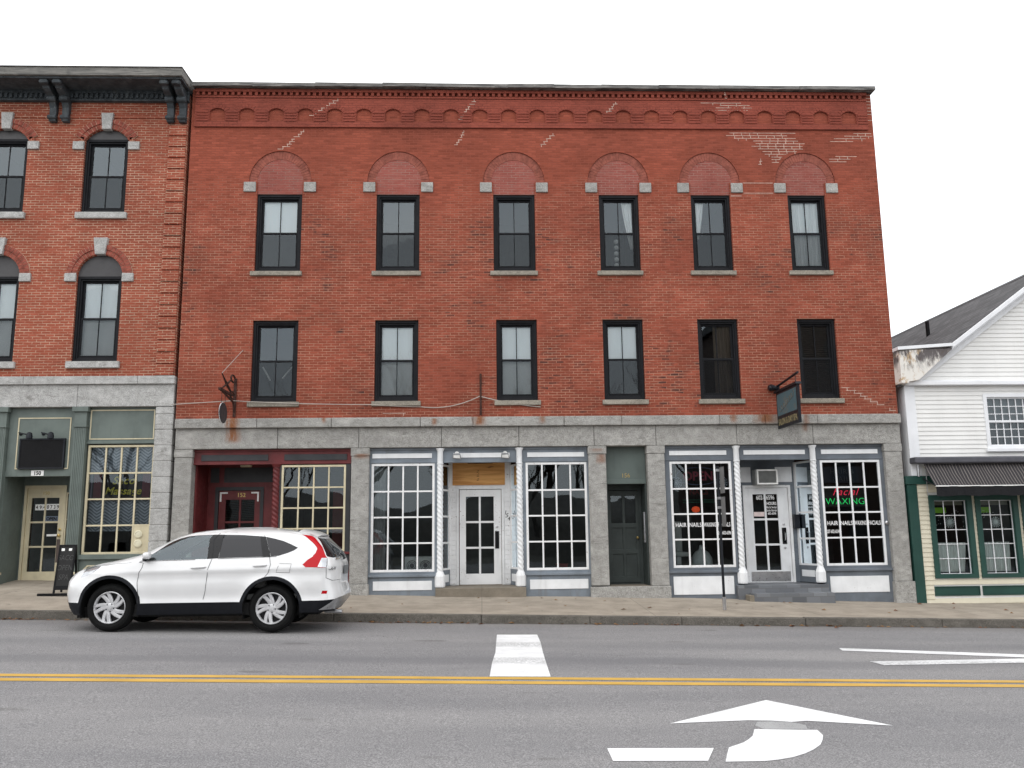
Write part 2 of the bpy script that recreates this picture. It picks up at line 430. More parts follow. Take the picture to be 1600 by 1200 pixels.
# ------------------------------------------------------------------ materials
M = {}
M['brick'] = brick("brick", (.232, .060, .035), (.325, .087, .053), (.44, .225, .155), 9.3, (.265, .073, .047), dark=.85, msize=.0075)
M['brick_trim'] = brick("brick_trim", (.255, .066, .044), (.295, .077, .052), (.22, .060, .043), None, None, dark=0, msize=.007)
M['brick_infill'] = brick("brick_infill", (.265, .072, .056), (.32, .098, .078), (.34, .18, .15), None, None, dark=0, pink=(.31, .118, .092), msize=.008)
M['brick_left'] = brick("brick_left", (.275, .072, .041), (.335, .092, .055), (.52, .33, .235), None, None, dark=.35, msize=.009)
M['voussoir'] = paint("voussoir", (.29, .082, .058), .85, .35, 9, dirt_amt=.1, spec=.2)
M['ring_brick'] = paint('ring_brick', (.285, .092, .066), .88, .3, 9, dirt_amt=.1, spec=.2)
M['mortar_left'] = paint('mortar_left', (.52, .33, .24), .9, .2, 9, dirt_amt=.1, spec=.1)
M['mortar'] = paint("mortar", (.56, .41, .34), .9, .3, 12, dirt_amt=0, spec=.1)
RUST = [(-5.29, .17, 3.46, 4.06, .95), (-3.36, .06, 3.86, 4.04, .8), (-1.0, .07, 3.80, 3.99, .9), (-.03, .17, 3.78, 4.10, .95), (1.33, .08, 3.82, 4.04, .7),
        (6.22, .30, 3.78, 4.16, .95), (5.50, .09, 3.80, 4.03, .7), (7.1, .08, 3.6, 4.02, .6), (-2.55, .2, 3.1, 3.25, .7), (2.6, .14, 2.95, 3.2, .6), (2.5, .2, 3.2, 3.32, .5)]
M['granite'] = granite("granite", (.44, .428, .405), RUST)
M['granite_smooth'] = granite("granite_smooth", (.49, .485, .472), (), .15, .12)
M['sill'] = granite("sill", (.33, .30, .25), (), .25)
M['charcoal'] = paint("charcoal", (.013, .0135, .016), .5, .2, 3, dirt_amt=.05, dirt=(.05, .05, .05), bump=.05, spec=.14)
M['glass'] = glass("glass", (.97, .99, .985), ior=1.88, through=1.0)
M['shop_glass'] = glass("shop_glass", ior=1.72, through=.95)
M['screen'] = screen_mat("screen")
M['room'] = plain("room", (.045, .044, .042), .9)
M['room_dark'] = plain("room_dark", (.050, .049, .048), .9)
M['shade'] = cloth("shade", (.94, .95, .94), 3, .9)
M['curtain'] = cloth("curtain", (.94, .95, .94), 22, .8)
M['tan_curtain'] = cloth("tan_curtain", (.16, .13, .10), 22)
M['blind'] = plain("blind", (.05, .045, .04), .7)
M['bluegrey'] = paint("bluegrey", (.195, .225, .258), .5, .2, 2.5, dirt_amt=.35, chips=.25, chip_col=(.10, .08, .06))
M['bluegrey2'] = paint("bluegrey2", (.145, .165, .190), .5, .2, 2.5, dirt_amt=.3, chips=.2, chip_col=(.08, .07, .06))
M['white'] = paint("white", (.80, .81, .82), .5, .08, 3, dirt_amt=.12, chips=.15)
M['white_worn'] = paint("white_worn", (.82, .82, .82), .55, .08, 3, dirt_amt=.10, chips=.5)
M['red'] = paint("red", (.132, .022, .023), .5, .25, 3, dirt_amt=.3, dirt=(.03, .01, .01))
M['dark_panel'] = paint("dark_panel", (.035, .036, .040), .5, .2, 3, dirt_amt=.15)
M['cream'] = paint("cream", (.62, .55, .38), .55, .12, 3, dirt_amt=.2, chips=.1)
M['sage'] = paint("sage", (.135, .163, .148), .55, .15, 2.5, dirt_amt=.3, dirt=(.06, .07, .06))
M['green_door'] = paint("green_door", (.044, .055, .052), .5, .2, 3, dirt_amt=.25, dirt=(.03, .03, .03))
M['green_panel'] = paint("green_panel", (.098, .122, .112), .5, .15, 2, dirt_amt=.25, dirt=(.05, .06, .06))
M['step'] = concrete("step", (.20, .175, .135), (.23, .20, .16), (4, 4))
M['metal'] = plain("metal", (.55, .55, .56), .3, 1.0)
M['brass'] = plain("brass", (.45, .33, .13), .35, 1.0)
M['black'] = plain("black", (.009, .009, .010), .5, spec=.12)
M['blackmetal'] = plain("blackmetal", (.015, .017, .022), .4, .3)
M['white_sign'] = plain("white_sign", (.82, .82, .80), .5)
M['lettering'] = plain("lettering", (.85, .85, .85), .5)
M['rustiron'] = paint("rustiron", (.060, .030, .024), .8, .5, 20, dirt_amt=.3, dirt=(.10, .04, .02), spec=.2)
M['asphalt'] = asphalt()
M['sidewalk'] = concrete("sidewalk", (.33, .285, .232), (.355, .31, .255), (3.1, 1.9))
M['kerb'] = granite("kerb", (.17, .155, .135), (), .5, .3)
M['ground'] = plain("ground", (.09, .085, .07), .95)

def wood():
    m = Mat("plywood")
    g = m.noise(1.0, 6, .6, m.mapped((1.2, 1, 14)), .8)
    c = m.mix(m.ramp(g, .3, .7), (.50, .22, .055), (.74, .39, .13))
    k = m.noise(3.0, 2, .4, m.mapped((1, 1, 2.2)))
    c = m.mix(m.ramp(k, .70, .76, 0, .75), c, (.16, .06, .02))
    m.color(c); m.rough(.7); return m.m
M['plywood'] = wood()
def weathered_wood(name, a, b):
    m = Mat(name)
    g = m.noise(1.0, 6, .7, m.mapped((1.4, 3, 16)), 1.2)
    c = m.mix(m.ramp(g, .35, .68), a, b)
    c = m.mix(m.ramp(m.noise(2.2, 4), .5, .75, 0, .5), c, (.05, .05, .05))
    m.color(c); m.rough(.8); m.bump(g, .5, .01); return m.m
M['flashing'] = weathered_wood("flashing", (.045, .044, .043), (.22, .21, .195))
M['old_fascia'] = weathered_wood("old_fascia", (.085, .083, .078), (.24, .23, .21))
M['cornice_paint'] = paint("cornice_paint", (.052, .062, .070), .6, .4, 6, dirt_amt=.3, dirt=(.20, .21, .2), chips=.5, chip_col=(.25, .25, .24))

# ------------------------------------------------------------------ the ground
F = 18.6                                    # plane of the fronts
SL = -.0238                                 # the street falls to the right
def RZ(x): return SL * x
FX = [-60, -6.4, -2.57, -.71, 2.32, 4.01, 9.15, 11.58, 60]
FZV = [2.0, .49, .30, .24, .19, .145, -.03, -.07, -1.4]
def FZ(x): return float(np.interp(x, FX, FZV))
def KT(x): return RZ(x) + .135

mb = MB(); mb.add([(-260, -260, RZ(-260) - .03), (260, -260, RZ(260) - .03), (260, 260, RZ(260) - .03), (-260, 260, RZ(-260) - .03)], [(0, 1, 2, 3)])
struct(mb.build("ground", M['ground'], norm=False))
mb = MB(); xs = [-90, 90]; ys = [-4.2, 15.66]
mb.add([(-90, -4.2, RZ(-90)), (90, -4.2, RZ(90)), (90, 15.66, RZ(90)), (-90, 15.66, RZ(-90))], [(0, 1, 2, 3)])
struct(mb.build("road", M['asphalt'], norm=False))
mb = MB(); x = -60.0; random.seed(3)
while x < 60:
    ln = random.uniform(1.6, 2.6); a, b = x + .004, x + ln - .004; dy = random.uniform(-.012, .012); dz = random.uniform(-.006, .006)
    z0, z1 = RZ(a) - .12, RZ(b) - .12; t0, t1 = KT(a) + dz, KT(b) + dz; y0 = 15.63 + dy; y1 = 15.80
    mb.add([(a, y0, z0), (b, y0, z1), (b, y1, z1), (a, y1, z0), (a, y0 + .012, t0), (b, y0 + .012, t1), (b, y1, t1), (a, y1, t0)],
           [(0, 1, 5, 4), (4, 5, 6, 7), (1, 2, 6, 5), (3, 0, 4, 7), (2, 3, 7, 6)]); x += ln
struct(mb.build("kerb", M['kerb'], bevel=.012))
mb = MB(); xs = [-60, -30, -15] + [-11 + .5 * i for i in range(50)] + [16, 30, 60]; vs = []; fs = []
for x in xs: vs += [(x, 15.79, KT(x) - .004), (x, 19.6, FZ(x) + (FZ(x) - KT(x)) * .35)]
for i in range(len(xs) - 1): fs.append((2 * i, 2 * i + 2, 2 * i + 3, 2 * i + 1))
mb.add(vs, fs); struct(mb.build("sidewalk", M['sidewalk'], norm=False))
def SWZ(x, y):
    a, b = KT(x), FZ(x) + (FZ(x) - KT(x)) * .35
    return a + (b - a) * (y - 15.79) / (19.6 - 15.79)

M['mark_white'] = marking("mark_white", (.80, .80, .80))
M['mark_yellow'] = marking("mark_yellow", (.58, .35, .062), .45)
def flat_mark(name, polys, mat, lift=.004):
    mb = MB()
    for p in polys: mb.add([(x, y, RZ(x) + lift) for x, y in p], [tuple(range(len(p)))])
    o = mb.build(name, mat, norm=False)
    struct(o); return o
def edge_poly(x0, x1, y0, y1, n, j):
    a = [(x0 + (x1 - x0) * i / n, y0 + random.uniform(-j, j)) for i in range(n + 1)]
    return a + [(x1 - (x1 - x0) * i / n, y1 + random.uniform(-j, j)) for i in range(n + 1)]
flat_mark("yellow_line", [edge_poly(-40, 40, 9.81, 9.965, 160, .006), edge_poly(-40, 40, 9.525, 9.70, 160, .006)], M['mark_yellow'])
flat_mark("stop_bar", [[(.08, 9.99), (.76, 10.01), (.785, 11.0), (.81, 11.94), (.85, 13.0), (.86, 13.95), (.23, 13.9), (.205, 13.0), (.175, 11.9), (.12, 11.0)]], M['mark_white'])
flat_mark("lane_taper_marking", [[(5.03, 12.36), (7.32, 11.80), (9.6, 11.25), (9.9, 11.42), (7.40, 12.11), (5.09, 12.63)], [(5.0, 11.02), (6.97, 11.32), (9.3, 11.67), (9.7, 12.0), (7.25, 11.70), (4.96, 11.34)]], M['mark_white'], .005)
hd = [(2.76, 8.72), (3.49, 7.62), (2.81, 7.79), (2.66, 7.74), (2.5, 7.79), (2.31, 7.80), (1.59, 7.66)]
stem = [(2.25, 7.46), (2.77, 7.44), (2.745, 7.26), (2.68, 7.10), (2.60, 6.94), (2.49, 6.79), (2.38, 6.67), (2.25, 6.56), (2.12, 6.49), (2.01, 6.45), (1.72, 6.43), (1.79, 6.64), (1.86, 6.84), (1.94, 6.92), (2.02, 7.0), (2.09, 7.1), (2.16, 7.22)]
M['mark_worn'] = marking('mark_worn', (.36, .36, .36), 2.2)
flat_mark('worn_arrow_paint', [[(2.33, 7.47), (2.70, 7.47), (2.74, 7.62), (2.66, 7.735), (2.5, 7.77), (2.36, 7.74), (2.30, 7.6)]], M['mark_worn'], .003)
flat_mark("turn_arrow", [hd, stem, [(.92, 6.44), (1.6, 6.45), (1.74, 6.82), (.93, 6.80)]], M['mark_white'])

# ------------------------------------------------------------------ shared builders
def room(parent, x0, x1, y0, y1, z0, z1, mat, name="room_interior"):
    mb = MB()
    v = [(x0, y0, z0), (x1, y0, z0), (x1, y1, z0), (x0, y1, z0), (x0, y0, z1), (x1, y0, z1), (x1, y1, z1), (x0, y1, z1)]
    mb.add(v, [(0, 1, 2, 3), (4, 7, 6, 5), (1, 5, 6, 2), (2, 6, 7, 3), (3, 7, 4, 0)])
    return mb.build(name, mat, parent, norm=False)

def drape(parent, name, x0, x1, z0, z1, y, mat, gather=None, folds=9, amp=.02):
    """hanging cloth; gather=(x0b,x1b) is the narrower foot"""
    xb0, xb1 = gather or (x0, x1)
    def fn(u, v):
        a = x0 + (xb0 - x0) * v ** 1.3; b = x1 + (xb1 - x1) * v ** 1.3
        return (a + (b - a) * u, y + amp * math.sin(u * folds * 6.283) * (0.4 + .6 * v), z1 + (z0 - z1) * v)
    return MB().sheet(fn, 60, 12).build(name, mat, parent, smooth=True, norm=False)

def sash_window(bld, x0, x1, z0, z1, dress=None, head=None, mat=None):
    """black double-hung window, two lights over two"""
    mat = mat or M['charcoal']; y = F
    w = MB().ring(x0 + .005, x1 - .005, z0 + .004, z1 - .004, .055, y + .055, y + .20)
    w.ring(x0 + .06, x1 - .06, z0 + .06, z1 - .06, .035, y + .085, y + .20)
    win = w.build("window", mat, bld, bevel=.004)
    zi0, zi1 = z0 + .095, z1 - .095; xi0, xi1 = x0 + .095, x1 - .095; zm = zi0 + (zi1 - zi0) * .505
    def sash(za, zb, yy, bot):
        s = MB().ring(xi0, xi1, za, zb, .042, yy, yy + .035, tb=bot, tt=.042)
        s.box((xi0 + xi1) / 2 - .009, (xi0 + xi1) / 2 + .009, yy + .006, yy + .03, za + bot, zb - .042)
        sa = s.build("sash", mat, win, bevel=.003)
        MB().add([(xi0 + .03, yy + .02, za + .03), (xi1 - .03, yy + .02, za + .03), (xi1 - .03, yy + .02, zb - .03), (xi0 + .03, yy + .02, zb - .03)], [(0, 1, 2, 3)]).build("pane", M['glass'], win, norm=False)
    sash(zm - .02, zi1, y + .15, .045)
    sash(zi0, zm + .025, y + .112, .06)
    MB().add([(xi0 + .01, y + .106, zi0 + .02), (xi1 - .01, y + .106, zi0 + .02), (xi1 - .01, y + .106, zm), (xi0 + .01, y + .106, zm)], [(0, 1, 2, 3)]).build("insect_screen", M['screen'], win, norm=False)
    room(win, x0 + .03, x1 - .03, y + .205, y + 1.9, z0 + .03, z1 - .03, M['room'])
    yd = y + .222
    for d in dress or []:
        k = d[0]
        if k == 'shade': MB().sheet(lambda u, v: (xi0 + (xi1 - xi0) * u, yd, zi1 + .03 - (zi1 - zi0) * d[1] * v), 4, 4).build("shade", M['shade'], win, norm=False)
        if k == 'full': drape(win, "curtain", xi0 - .02, xi1 + .02, zi0, zi1, yd, M['curtain'])
        if k == 'right': drape(win, "curtain", xi0 + (xi1 - xi0) * .62, xi1 + .02, zi0 + (zi1 - zi0) * d[1], zi1, yd, M['curtain'], (xi0 + (xi1 - xi0) * .88, xi1 + .02), 4)
        if k == 'left': drape(win, "curtain", xi0 - .02, xi0 + (xi1 - xi0) * .34, zi0 + (zi1 - zi0) * d[1], zi1, yd, M['curtain'], (xi0 + .02, xi0 + (xi1 - xi0) * .16), 4)
        if k == 'tan': drape(win, "curtain", xi0 + (xi1 - xi0) * .42, xi1 + .02, zi0, zi1, yd, M['tan_curtain'], None, 5)
        if k == 'blind':
            b = MB(); z = zi0
            while z < zi1: b.box(xi0, xi1, yd, yd + .012, z, z + .034); z += .045
            b.build("blind", M['blind'], win)
        if k == 'ornaments':
            b = MB()
            for i in range(5): b.lathe([(.0, -.05), (.045, -.03), (.055, 0), (.045, .03), (0, .05)], ((xi0 + xi1) / 2 - .06, yd - .02, zi0 + .10 + .14 * i), 'y', 12)
            b.build("hanging_ornament", M['curtain'], win, smooth=True)
        if k == 'vstrips':
            b = MB().tube([(xi0 + .10, yd, zm - .10), (xi0 + .27, yd, zm - .40)], .016).tube([(xi1 - .06, yd, zm - .10), (xi1 - .27, yd, zm - .36)], .016)
            b.box(xi0, xi1, yd, yd + .02, zi0 + .02, zi0 + .06); b.build("window_bar", M['white_sign'], win)
    return win

def stone_sill(bld, x0, x1, z0, z1, mat=None):
    return MB().box(x0, x1, F - .06, F + .14, z0, z1).build("window_sill", mat or M['sill'], bld, bevel=.008)

def grid_window(bld, x0, x1, z0, z1, y, cols, rows, mat, name="shop_window", frame=.05, bar=.034, skip=(), depth=.06, pane_mat=None):
    w = MB().ring(x0, x1, z0, z1, frame, y, y + depth)
    cx = [x0 + frame + (x1 - x0 - 2 * frame) * i / cols for i in range(cols + 1)]
    cz = [z0 + frame + (z1 - z0 - 2 * frame) * i / rows for i in range(rows + 1)]
    for c in cx[1:-1]: w.box(c - bar / 2, c + bar / 2, y + .012, y + depth - .012, z0 + frame, z1 - frame)
    for c in cz[1:-1]: w.box(x0 + frame, x1 - frame, y + .014, y + depth - .014, c - bar / 2, c + bar / 2)
    o = w.build(name, mat, bld, bevel=.004)
    for i in range(cols):
        for j in range(rows):
            if (i, j) in skip: continue
            yy = y + depth * .6; t = [random.uniform(-.0016, .0016) for _ in range(2)]
            MB().add([(cx[i], yy + t[0], cz[j]), (cx[i + 1], yy - t[0], cz[j]), (cx[i + 1], yy - t[0] + t[1], cz[j + 1]), (cx[i], yy + t[0] + t[1], cz[j + 1])], [(0, 1, 2, 3)]).build("pane", pane_mat or M['shop_glass'], o, norm=False)
    return o, cx, cz

def glazed_door(bld, x0, x1, z0, z1, y, gx0, gx1, gz0, gz1, mat, rows=3, bar=.045, name="shop_door", cols=2):
    w = MB().plate([(x0, z0), (x1, z0), (x1, z1), (x0, z1)], [[(gx0, gz0), (gx1, gz0), (gx1, gz1), (gx0, gz1)]], y, y + .045)
    for i in range(1, cols):
        c = gx0 + (gx1 - gx0) * i / cols; w.box(c - bar / 2, c + bar / 2, y + .006, y + .038, gz0, gz1)
    for j in range(1, rows):
        c = gz0 + (gz1 - gz0) * j / rows; w.box(gx0, gx1, y + .008, y + .036, c - bar / 2, c + bar / 2)
    d = w.build(name, mat, bld, bevel=.004)
    for i in range(cols):
        for j in range(rows):
            a, b = gx0 + (gx1 - gx0) * i / cols, gx0 + (gx1 - gx0) * (i + 1) / cols; p, q = gz0 + (gz1 - gz0) * j / rows, gz0 + (gz1 - gz0) * (j + 1) / rows
            MB().add([(a, y + .022, p), (b, y + .022, p), (b, y + .022, q), (a, y + .022, q)], [(0, 1, 2, 3)]).build("pane", M['shop_glass'], d, norm=False)
    return d

def twisted_column(bld, x, y, zb, mat, r=.062, base_top=.75, plain_from=3.03, top=3.36, base=True, vase=True):
    mb = MB(); k = 36; n = int((plain_from - base_top) / .012); vs = []; fs = []
    for i in range(n + 1):
        z = base_top + (plain_from - base_top) * i / n
        for j in range(k):
            t = 2 * math.pi * j / k; rr = r * (.82 + .25 * abs(math.sin((3 * t + z * 2 * math.pi / .098) / 2)))
            vs.append((x + rr * math.cos(t), y + rr * math.sin(t), z))
    for i in range(n):
        for j in range(k): fs.append((i * k + j, i * k + (j + 1) % k, (i + 1) * k + (j + 1) % k, (i + 1) * k + j))
    col = MB().add(vs, fs).build("twisted_column", mat, bld, smooth=True, sharp=60)
    MB().lathe([(r * 1.15, plain_from - .012), (r * 1.2, plain_from), (r, plain_from + .012), (r, top - .07), (r * 1.45, top - .02), (r * 1.5, top - .004)], (x, y, 0), 'z', 28).build("capital", mat, col, smooth=True)
    if vase:
        MB().lathe([(.105, zb), (.112, zb + .03), (.112, zb + .22), (.10, zb + .25), (.088, zb + .28), (r * 1.05, base_top + .004)], (x, y, 0), 'z', 8).build("column_base", mat, col, bevel=.004)
    return col

# ------------------------------------------------------------------ the three-storey brick building
B = thing("brick_building", (1.33, F, .2), "three-storey red brick block with six black windows per floor above granite shopfronts", "building")
WT = [(-4.99, -3.98), (-2.32, -1.35), (.31, 1.25), (2.71, 3.62), (4.82, 5.73), (7.06, 7.94)]
WL = [(-4.97, -3.98), (-2.31, -1.36), (.35, 1.25), (2.71, 3.61), (4.83, 5.74), (7.08, 7.95)]
holes = []
AR = .70; AZ = 9.40
for a, b in WT:
    c = (a + b) / 2
    holes.append([(a, 7.30), (b, 7.30), (b, AZ)] + arc(c, AZ, AR, 0, 180, 28, .735) + [(a, AZ)])
for a, b in WL: holes.append([(a, 4.38), (b, 4.38), (b, 6.19), (a, 6.19)])
X0, X1 = -6.53, 9.20
wall = MB().plate([(X0, 4.02), (X1, 4.02), (X1, 11.62), (X0, 11.62)], holes, F, F + .30)
# flanks, back and roof deck so that the block is a block
wall.box(X1 - .30, X1, F + .301, F + 14, 3.2, 11.62); wall.box(X0, X0 + .30, F + .301, F + 14, 0, 11.62)
wall.box(X0 + .301, X1 - .301, F + 13.7, F + 14, 0, 11.62); wall.box(X0 + .301, X1 - .301, F + .301, F + 13.69, 11.2, 11.4)
wall.box(X1 - .30, X1 - .002, F + .301, F + 14, -.3, 3.199)
wall.build("brick_wall", M['brick'], B)
for i, (a, b) in enumerate(WT):
    c = (a + b) / 2
    MB().plate([(a + .001, 9.112), (b - .001, 9.112), (b - .001, AZ)] + arc(c, AZ, AR - .001, 0, 180, 28, .734) + [(a + .001, AZ)], [], F + .028, F + .26).build("blind_arch", M['brick_infill'], B)
    rg = MB(); n = 31
    for k in range(n):
        t0, t1 = R(180 * (k + .06) / n), R(180 * (k + .94) / n)
        q = []
        for rr, t in ((AR - .006, t0), (AR - .006, t1), (AR - .185, t1), (AR - .185, t0)): q.append((c + rr * math.cos(t), AZ + rr * 1.05 * math.sin(t)))
        rg.plate(q, [], F + .019 + random.uniform(0, .003), F + .06)
    rg.build("arch_ring", M['ring_brick'], B)
    for x in (a - .30, b + .03):
        MB().box(x, x + .27, F - .035, F + .12, 9.155, 9.385).build("impost_block", M['granite'], B, bevel=.012)
DT = [[('shade', .52)], [], [], [('right', .30), ('ornaments',)], [('left', .45)], [('full',)]]
DL = [[('vstrips',)], [('shade', .98)], [('shade', .98)], [('shade', .5)], [('tan',)], [('blind',)]]
for (a, b), d in zip(WT, DT):
    sash_window(B, a, b, 7.30, 9.112, d); stone_sill(B, a - .08, b + .04, 7.20, 7.298)
for (a, b), d in zip(WL, DL):
    sash_window(B, a, b, 4.38, 6.19, d); stone_sill(B, a - .05, b + .06, 4.275, 4.378)

# corbelled frieze: a band 4 cm proud with 23 arched niches, notched pads between, dentils above
bx0, bx1 = -6.45, 9.07; N = 23; pitch = (8.63 + 5.945) / 22
nh = []
for i in range(N):
    c = -5.945 + pitch * i
    pts, _ = seg_arch(c - .175, c + .175, 11.06, .09, 10)
    nh.append([(c - .175, 10.835), (c + .175, 10.835)] + pts)
MB().plate([(bx0, 10.70), (bx1, 10.70), (bx1, 11.44), (bx0, 11.44)], nh, F - .042, F + .001).build("corbel_band", M['brick_trim'], B)
for i in range(N + 1):
    pd = MB()
    c = -5.945 + pitch * (i - .5)
    for k in range(4):
        z = 10.838 + k * .066; h = .27 / 2
        a, b = max(bx0 + .004, c - h), min(bx1 - .004, c + h)
        if k % 1 == 0: pd.box(a, b, F - .057, F - .041, z, z + .036)
    pd.build("corbel_pad", M['brick_trim'], B)
for i in range(N):
    hr = MB()
    c = -5.945 + pitch * i; pts, (cx, cz, rr, aa) = seg_arch(c - .175, c + .175, 11.06, .09, 10)
    for k in range(7):
        t0, t1 = R(90 - aa + 2 * aa * (k + .08) / 7), R(90 - aa + 2 * aa * (k + .92) / 7)
        hr.plate([(cx + q * math.cos(t), cz + q * math.sin(t)) for q, t in ((rr + .006, t0), (rr + .105, t0), (rr + .105, t1), (rr + .006, t1))], [], F - .048, F - .038)
    hr.build("niche_arch", M['brick_trim'], B)
dn = MB().box(bx0, bx1, F - .085, F, 11.535, 11.605); dn.box(bx0, bx1, F - .06, F, 11.40, 11.445)
x = bx0 + .02
while x < bx1 - .06: dn.box(x, x + .066, F - .075, F, 11.45, 11.534); x += .132
dn.build("dentil_course", M['brick_trim'], B)
cp = MB(); x = X0 + .04; random.seed(11)
while x < 9.22:
    ln = min(random.uniform(.9, 1.9), 9.24 - x); s0, s1 = random.uniform(-.03, .02), random.uniform(-.03, .02)
    y0 = F - .20 + random.uniform(-.02, .02)
    zb0, zb1 = 11.61 + max(0, s0), 11.61 + max(0, s1)
    cp.add([(x, y0, zb0), (x + ln, y0, zb1), (x + ln, F + .5, 11.63), (x, F + .5, 11.63), (x, y0 + .02, 11.715 + s0 * .3), (x + ln, y0 + .02, 11.71 + s1 * .3), (x + ln, F + .5, 11.74), (x, F + .5, 11.74)],
           [(0, 3, 2, 1), (4, 5, 6, 7), (0, 1, 5, 4), (1, 2, 6, 5), (2, 3, 7, 6), (3, 0, 4, 7)])
    x += ln
cp.build("roof_coping", M['flashing'], B)

# pale mortar: stepped cracks and repointed patches
def stair(mb, x0, z0, x1, z1, y, t=.013):
    n = max(1, int(abs(z1 - z0) / ROW)); x, z = x0, z0; dx = (x1 - x0) / n; dz = (z1 - z0) / n
    for i in range(n):
        nx = x + dx * random.uniform(.6, 1.4)
        if random.random() > .12: mb.box(min(x, nx) - .02, max(x, nx) + random.uniform(0, .06), y, y + .004, z - t / 2, z + t / 2)
        if random.random() > .15: mb.box(nx - t / 2, nx + t / 2, y, y + .004, min(z, z + dz) + t / 2, max(z, z + dz) - t / 2)
        x, z = nx, z + dz
def repoint(mb, rows, y, t=.012, vert=.8):
    for i, (z, a, b) in enumerate(rows):
        mb.box(a, b, y, y + .004, z - t / 2, z + t / 2)
        if i + 1 < len(rows):
            xx = a + .1 + (i % 2) * .1
            while xx < b - .03:
                if random.random() < vert: mb.box(xx - t / 2, xx + t / 2, y, y + .004, rows[i + 1][0] + t / 2, z - t / 2)
                xx += .186
yw = F - .002; yb = F - .046
def patch(fn, *a, **k):
    mm = MB(); fn(mm, *a, **k); mm.build('mortar_repair', M['mortar'], B)
patch(stair, -4.55, 10.18, -3.95, 10.66, yw); patch(stair, -3.85, 10.98, -3.2, 11.40, yb); patch(stair, -.55, 10.30, -.35, 10.66, yw); patch(stair, -.45, 10.9, -.15, 11.40, yb)
patch(stair, 1.35, 10.25, 1.62, 10.6, yw); patch(stair, 2.9, 11.06, 3.15, 11.36, yb); patch(stair, 5.75, 11.44, 5.72, 11.6, F - .09)
patch(repoint, [(11.34, 5.15, 6.1), (11.28, 5.6, 6.3), (11.22, 5.5, 6.35), (11.16, 5.3, 6.25)], yb)
patch(repoint, [(10.62, 5.8, 7.35), (10.555, 5.72, 7.15), (10.49, 5.9, 7.35), (10.425, 6.35, 7.4), (10.36, 6.4, 7.55), (10.295, 6.3, 7.5), (10.23, 6.45, 7.5), (10.165, 6.55, 7.35), (10.1, 6.6, 7.1), (10.03, 6.75, 7.0), (9.97, 6.75, 6.95), (9.9, 6.75, 6.92)], yw)
patch(repoint, [(10.62, 8.72, 9.14), (10.555, 8.5, 9.16), (10.49, 8.25, 9.0), (10.42, 8.15, 8.7)], yw)
patch(repoint, [(10.05, 8.25, 8.75), (9.985, 8.1, 8.6), (9.92, 8.1, 8.5)], yw)
patch(repoint, [(11.58, 9.08, 9.19), (11.5, 9.085, 9.19), (11.42, 9.09, 9.19), (11.34, 9.085, 9.19), (11.26, 9.085, 9.19), (11.18, 9.085, 9.19), (11.1, 9.085, 9.19), (10.95, 9.085, 9.19)], yw)
patch(repoint, [(9.395, 6.05, 6.74)], yw, vert=0); patch(repoint, [(9.15, 6.05, 6.74)], yw, vert=0)
MB().box(5.75, 6.0, yw, yw + .004, 9.075, 9.09).build('mortar_repair', M['mortar'], B)
patch(stair, 8.0, 4.62, 9.05, 4.04, yw); patch(stair, -2.1, 4.12, -1.5, 4.06, yw); patch(stair, 6.45, 9.85, 6.5, 10.0, yw)

# granite ledge, lintels, piers
lg = MB(); x = X0 + .02; random.seed(5)
for xe in (-4.78, -3.2, -1.3, -.17, 1.8, 3.05, 5.2, 6.2, 7.35, 9.21):
    lg.box(x + .004, xe - .004, F - .10 - random.uniform(0, .015), F + .2, 3.815, 4.018); x = xe
lg.build("granite_ledge", M['granite'], B, bevel=.014)
lt = MB(); x = X0 + .02
for xe in (-4.35, -2.62, -.85, .82, 2.45, 3.8, 5.58, 7.26, 9.21):
    lt.box(x + .004, xe - .004, F - .012 - random.uniform(0, .012), F + .35, 3.375, 3.813); x = xe
lt.build("granite_lintel", M['granite'], B, bevel=.012)
for (a, b, zb) in ((-6.51, -6.14, .48), (-2.775, -2.395, .52), (2.32, 2.70, .42), (3.60, 3.975, .40), (8.83, 9.21, .42)):
    p = MB().box(a, b, F, F + .45, zb, 3.20).build("granite_pier", M['granite'], B, bevel=.015)
    MB().box(a - .012, b + .012, F - .012, F + .45, 3.202, 3.374).build("pier_cap", M['granite'], p, bevel=.012)
for (a, b, z0, z1) in ((-6.53, -6.12, .2, .478), (-2.80, -2.37, .1, .518), (2.30, 4.0, 0, .398), (8.81, 9.25, -.2, .418)):
    MB().box(a, b, F - .03, F + .6, z0, z1).build("plinth_stone", M['granite'], B, bevel=.015)

def sign_band(x0, x1, z0, z1, y, mat, panels, pmat):
    o = MB().box(x0, x1, y, y + .12, z0, z1).build("sign_band", mat, B, bevel=.004)
    MB().box(x0, x1, y - .035, y - .001, z1 - .045, z1).box(x0, x1, y - .02, y - .001, z0, z0 + .03).build("band_moulding", mat, o, bevel=.004)
    for a, b, c, d in panels: MB().box(a, b, y - .018, y - .0005, c, d).build("sign_panel", pmat, o, bevel=.004)
    return o
def riser(x0, x1, z0, z1, y, mat, panel, pmat):
    o = MB().box(x0, x1, y, y + .12, z0, z1).build("stall_riser", mat, B, bevel=.004)
    MB().box(x0 - .01, x1 + .01, y - .05, y - .001, z1 - .05, z1).build("riser_sill", mat, o, bevel=.005)
    a, b, c, d = panel
    MB().box(a, b, y - .014, y - .0005, c, d).build("riser_panel", pmat, o, bevel=.004)
    return o
Y = F + .12
